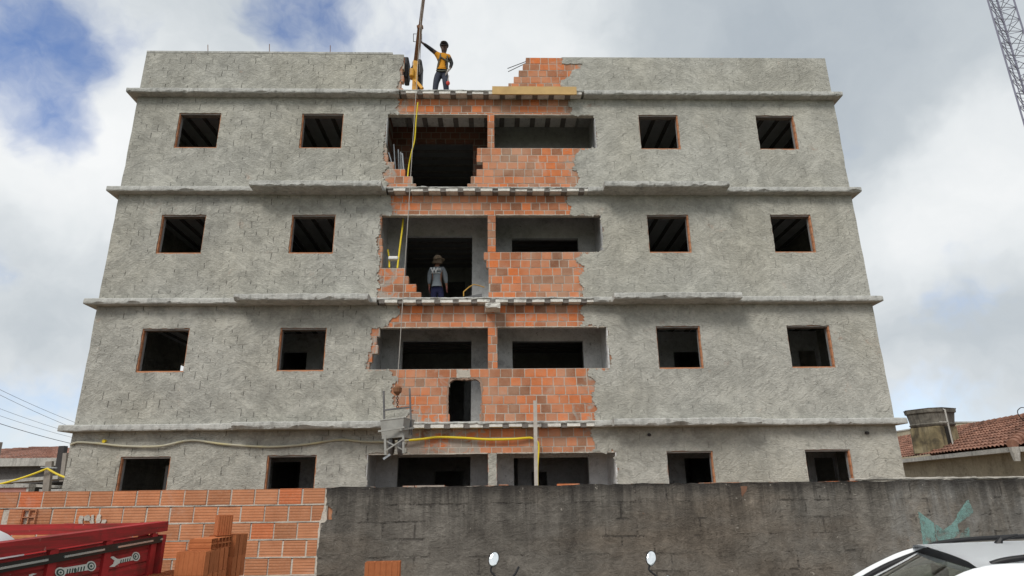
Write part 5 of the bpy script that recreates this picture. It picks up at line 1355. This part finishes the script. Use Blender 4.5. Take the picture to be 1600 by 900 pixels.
# cut an opening for the cabin: drop the deck faces between windscreen base and rear
dele = [f for f in bm.faces if f.calc_center_median().z > .95 and -1.5 < f.calc_center_median().x < 1.2 and abs(f.calc_center_median().y) < .7]
bmesh.ops.delete(bm, geom=dele, context='FACES')
obj('body', bm, CARW, cr_, local=True, smooth=True)
AT, AB = (.56, .545, 1.405), (1.33, .69, .955)      # tops and bases of the front pillars
def roof_f(u, v):
    x = lerp(.60, -1.45, u); w_ = .56+.02*math.sin(math.pi*u); y = lerp(-w_, w_, v); s_ = 2*v-1
    z = 1.408+.062*math.sin(math.pi*min(1, .16+u*.80))*1.0-.022*(1-(1-s_*s_)**.5 if abs(s_) < 1 else 1)*1.6+.012*(1-s_*s_)
    return Vector((x-.0+.05*(1-s_*s_)*(1-u)**3, y, z))
bm = B(); grid(bm, roof_f, 24, 16); bmesh.ops.solidify(bm, geom=bm.faces[:], thickness=-.018); obj('roof', bm, CARW, cr_, local=True, smooth=True)
def ws(u, v, k=0.0):
    s_ = 2*v-1; y = lerp(AB[1], AT[1], u)*s_*(.955)
    x = lerp(AB[0], AT[0], u)+.10*(1-s_*s_)*(1-u*.55)-.01; z = lerp(AB[2], AT[2], u)+.018*math.sin(math.pi*u)+.016*(1-s_*s_)*u
    return Vector((x, y, z-k))
bm = B(); grid(bm, lambda u, v: ws(u*.97, v), 10, 14); obj('windscreen', bm, GLASS, cr_, local=True, smooth=True)
bm = B(); grid(bm, lambda u, v: ws(.95+u*.06, v, .004)+Vector((0, 0, .006)), 1, 14); bmesh.ops.solidify(bm, geom=bm.faces[:], thickness=.008); obj('screen_seal', bm, TRIM, cr_, local=True)
for s_ in (1, -1):
    pp = [Vector((AB[0]+.10, s_*(AB[1]+.015), AB[2]-.02)), Vector((1.08, s_*.655, 1.12)), Vector((.80, s_*.603, 1.285)), Vector((AT[0], s_*(AT[1]+.010), AT[2]-.022)), Vector((.2, s_*.565, 1.400)), Vector((-.5, s_*.570, 1.408)), Vector((-1.15, s_*.557, 1.385)), Vector((-1.55, s_*.60, 1.25)), Vector((-1.76, s_*.68, 1.0))]
    bm = B(); tube(bm, smooth_path(pp, 6), .029, 10); obj('pillar', bm, CARW, cr_, local=True, smooth=True)
    qq = [Vector((AB[0]+.03, s_*(AB[1]-.03), AB[2]-.01)), Vector((1.05, s_*.618, 1.125)), Vector((.78, s_*.566, 1.287)), Vector((AT[0]-.02, s_*(AT[1]-.03), AT[2]-.012))]
    bm = B(); tube(bm, smooth_path(qq, 6), .018, 8); obj('pillar_trim', bm, TRIM, cr_, local=True, smooth=True)
    # door frame outside the pillar
    dd = [Vector((1.20, s_*.785, .955)), Vector((1.0, s_*.735, 1.12)), Vector((.72, s_*.675, 1.27)), Vector((.40, s_*.638, 1.345)), Vector((-.1, s_*.630, 1.372)), Vector((-.6, s_*.632, 1.372)), Vector((-1.1, s_*.640, 1.33)), Vector((-1.4, s_*.68, 1.22)), Vector((-1.6, s_*.74, 1.02))]
    DP = smooth_path(dd, 6)
    bm = B(); tube(bm, DP, .022, 10); 
    PPs = smooth_path(pp, 6); n_ = min(len(DP), len(PPs))
    A_ = [bm.verts.new(PPs[int(i*(len(PPs)-1)/30)]+Vector((0, s_*.018, .012))) for i in range(31)]; B_ = [bm.verts.new(DP[int(i*(len(DP)-1)/30)]+Vector((0, s_*.004, .016))) for i in range(31)]
    for i in range(30): bm.faces.new((A_[i], A_[i+1], B_[i+1], B_[i]))
    obj('door_frame', bm, CARW, cr_, local=True, smooth=True)
    bm = B(); rowA = [bm.verts.new(q+Vector((0, 0, -.012))) for q in DP]; rowB = [bm.verts.new((q.x, s_*.785, .955)) for q in DP]
    for i in range(len(DP)-1): bm.faces.new((rowA[i], rowA[i+1], rowB[i+1], rowB[i]))
    obj('side_window', bm, GLASS, cr_, local=True, smooth=True)
    bm = B(); bar(bm, (-.25, s_*.64, 1.36), (-.28, s_*.785, .95), .09, .03, (1, 0, 0)); obj('door_pillar', bm, TRIM, cr_, local=True)
    bm = B(); tube(bm, smooth_path([Vector((.53, s_*.515, 1.415)), Vector((.44, s_*.525, 1.440)), Vector((.2, s_*.535, 1.466)), Vector((-.3, s_*.545, 1.486)), Vector((-.9, s_*.54, 1.482)), Vector((-1.35, s_*.52, 1.44)), Vector((-1.42, s_*.51, 1.41))], 6), .013, 8)
    box(bm, -.32, -.26, s_*.545-.012, s_*.545+.012, 1.44, 1.478); obj('roof_rail', bm, TRIM, cr_, local=True, smooth=True)
    bm = B(); ellipsoid(bm, (1.05, s_*.93, 1.02), .06, .10, .075); obj('wing_mirror', bm, CARW, cr_, local=True, smooth=True)
    bm = B(); ellipsoid(bm, (1.86, s_*.56, .66), .10, .16, .09); obj('headlight', bm, CHROME, cr_, local=True, smooth=True)
    for x_ in (1.22, -1.25):
        b2 = wheel(x_, s_*.74, .29, .29, .18, cr_); wl = obj('wheel', b2, BLACK, cr_, local=True, smooth=True)
        bm = B(); tube(bm, [(x_, s_*.74-.092, .29), (x_, s_*.74+.092, .29)], .175, 18); obj('rim', bm, STEEL, wl, local=True)
bm = B(); box(bm, -1.42, 1.30, -.70, .70, .24, .30); obj('cabin_floor', bm, SEATM, cr_, local=True)
bm = B(); grid(bm, lambda u, v: Vector((lerp(1.42, .86, u), lerp(-.68, .68, v), .925+.03*math.sin(math.pi*u)-.10*u*u)), 6, 10); bmesh.ops.solidify(bm, geom=bm.faces[:], thickness=.12); obj('dashboard', bm, SEATM, cr_, local=True, smooth=True)
for y_ in (.34, -.34):
    bm = B(); rounded_box(bm, -.10, .40, y_-.24, y_+.24, .32, .55, .06); rounded_box(bm, -.26, -.10, y_-.23, y_+.23, .45, 1.08, .07); rounded_box(bm, -.25, -.14, y_-.12, y_+.12, 1.10, 1.28, .05); tube(bm, [(-.19, y_, 1.0), (-.19, y_, 1.15)], .03, 6); obj('seat', bm, SEATM, cr_, local=True, smooth=True)
bm = B(); rounded_box(bm, -1.25, -1.05, -.62, .62, .45, 1.05, .07); rounded_box(bm, -1.1, -.6, -.62, .62, .32, .5, .06); obj('rear_seat', bm, SEATM, cr_, local=True, smooth=True)
bm = B(); n_ = 20; tube(bm, [Vector((.62+.08*math.sin(2*math.pi*k/n_), .34+.18*math.cos(2*math.pi*k/n_), .93+.165*math.sin(2*math.pi*k/n_))) for k in range(n_)], .016, 8, closed=True); bar(bm, (.62, .17, .93), (.62, .51, .93), .03, .02); obj('steering_wheel', bm, TRIM, cr_, local=True, smooth=True)
bm = B(); rounded_box(bm, .60, .63, -.11, .11, 1.30, 1.36, .012); obj('rear_view_mirror', bm, TRIM, cr_, local=True)
bm = B(); tube(bm, [(.30, -.06, 1.462), (.28, -.06, 1.492), (.20, -.06, 1.512)], [.020, .014, .006], 8); obj('aerial', bm, TRIM, cr_, local=True)
bm = B()
q0, q1, q2, q3 = ws(.66, .80), ws(.66, .875), ws(.74, .875), ws(.74, .80)
off = Vector((-.01, 0, -.008)); f = bm.faces.new([bm.verts.new(q+off) for q in (q0, q1, q2, q3)]); bmesh.ops.solidify(bm, geom=[f], thickness=.002); obj('sticker', bm, m_simple('pale_green_sticker', (.55, .78, .70), .6, .1), cr_, local=True)

# ================================================================ MOTORCYCLES
MIRROR, t, p = mat('mirror_glass', .03, (.92, .95, .96), 1.0, .5)
MBODY = m_simple('motorcycle_paint', (.03, .03, .035), .35, .2, local=True, spec=.5)
def motorbike(mx_, mz, label, stub):
    """mirror at x = mx_, height mz; local +x forward = towards the wall"""
    yaw = R(90); cx = mx_+.30
    mb = thing('motorcycle', label, 'motorcycle', (cx, -8.75, 0), yaw, 'motorcycles parked facing the dark wall')
    def L(n, bm, m, s=True): return obj(n, bm, m, mb, local=True, smooth=s)
    for x_ in (.72, -.55):
        wl = L('wheel', wheel(x_, 0, .29, .29, .08, mb), BLACK); bm = B(); tube(bm, [(x_, -.03, .29), (x_, .03, .29)], .17, 18); obj('rim', bm, STEEL, wl, local=True)
    bm = B()
    for s_ in (-.075, .075): tube(bm, [(.72, s_, .29), (.42, s_, .98)], .022, 8)
    L('fork', bm, STEEL)
    bm = B(); tube(bm, smooth_path([Vector((.30, .36, .985)), Vector((.38, .26, 1.03)), Vector((.42, .08, .99)), Vector((.42, -.08, .99)), Vector((.38, -.26, 1.03)), Vector((.30, -.36, .985))], 5), .013, 8); L('handlebar', bm, IRON)
    for s_ in (1, -1):
        bm = B(); tube(bm, [(.37, s_*.27, 1.028), (.295, s_*.385, .98)], .019, 10); L('grip', bm, BLACK)
        bm = B(); tube(bm, [(.42, s_*.22, 1.035), (.40, s_*.30, 1.03), (.36, s_*.40, 1.0)], .008, 6); L('lever', bm, STEEL)
    bm = B(); rounded_box(bm, .36, .44, -.26, -.18, 1.03, 1.085, .015); tube(bm, [(.44, .20, 1.03), (.44, .20, 1.075)], .02, 8); L('clamp', bm, MBODY)
    bm = B(); ellipsoid(bm, (.50, 0, .90), .10, .11, .11); L('headlight', bm, CHROME)
    bm = B(); rounded_box(bm, .36, .46, -.08, .08, .99, 1.05, .02); L('instrument', bm, MBODY)
    bm = B(); ellipsoid(bm, (.10, 0, .78), .27, .14, .13); L('tank', bm, MBODY)
    bm = B(); rounded_box(bm, -.75, -.08, -.12, .12, .72, .82, .04); L('seat', bm, BLACK)
    bm = B(); tube(bm, [(.40, 0, .85), (.05, 0, .62), (-.05, 0, .35), (-.55, 0, .29)], .03, 8); tube(bm, [(.05, 0, .66), (-.45, 0, .68), (-.85, 0, .72)], .025, 8); L('frame', bm, IRON)
    bm = B(); rounded_box(bm, -.08, .25, -.12, .12, .30, .56, .05); L('engine', bm, STEEL)
    bm = B(); tube(bm, [(.2, -.13, .4), (-.1, -.16, .25), (-.75, -.17, .36)], [.02, .03, .045], 10); L('exhaust', bm, CHROME)
    bm = B(); grid(bm, lambda u, v: Vector((.72+.33*math.cos(R(20+120*u)), lerp(-.055, .055, v), .29+.33*math.sin(R(20+120*u)))), 10, 2); bmesh.ops.solidify(bm, geom=bm.faces[:], thickness=.006); L('mudguard', bm, MBODY)
    # mirror: local y=+.30 is image left because local +y = world -x
    my = .30; mzl = mz; c = Vector((.44, my, mzl))
    bm = B(); tube(bm, smooth_path([Vector((.40, .23, 1.03)), Vector((.42, .27, 1.10)), Vector((.44, my+.025, mzl-.085)), Vector((.445, my+.005, mzl-.04))], 5), .008, 7); L('mirror_stem', bm, BLACK)
    Mm = Matrix.Rotation(R(17), 3, 'Y') @ Matrix.Rotation(R(16), 3, 'X')
    bm = B(); ellipsoid(bm, c+Vector((.012, 0, 0)), .014, .043, .062, Mm); mh = L('mirror_shell', bm, BLACK)
    bm = B(); ellipsoid(bm, c+Vector((-.0, 0, 0)), .008, .038, .057, Mm); obj('mirror_glass', bm, MIRROR, mh, local=True, smooth=True)
    if stub:
        bm = B(); tube(bm, [(.42, .20, 1.06), (.42, .13, 1.13), (.42, .095, 1.19)], .009, 7); L('broken_stem', bm, BLACK)
    else:
        bm = B(); tube(bm, [(.41, .23, 1.05), (.40, .175, 1.10)], .016, 8); L('clutch_perch', bm, STEEL)
q = at(771.5, 874, Y=-8.31); motorbike(q.x, q.z, 'motorcycle with round-tipped mirror and a bare broken stem beside it', True)
q = at(1017.5, 872.5, Y=-8.31); motorbike(q.x, q.z, 'motorcycle whose white mirror stands alone before the dark wall', False)
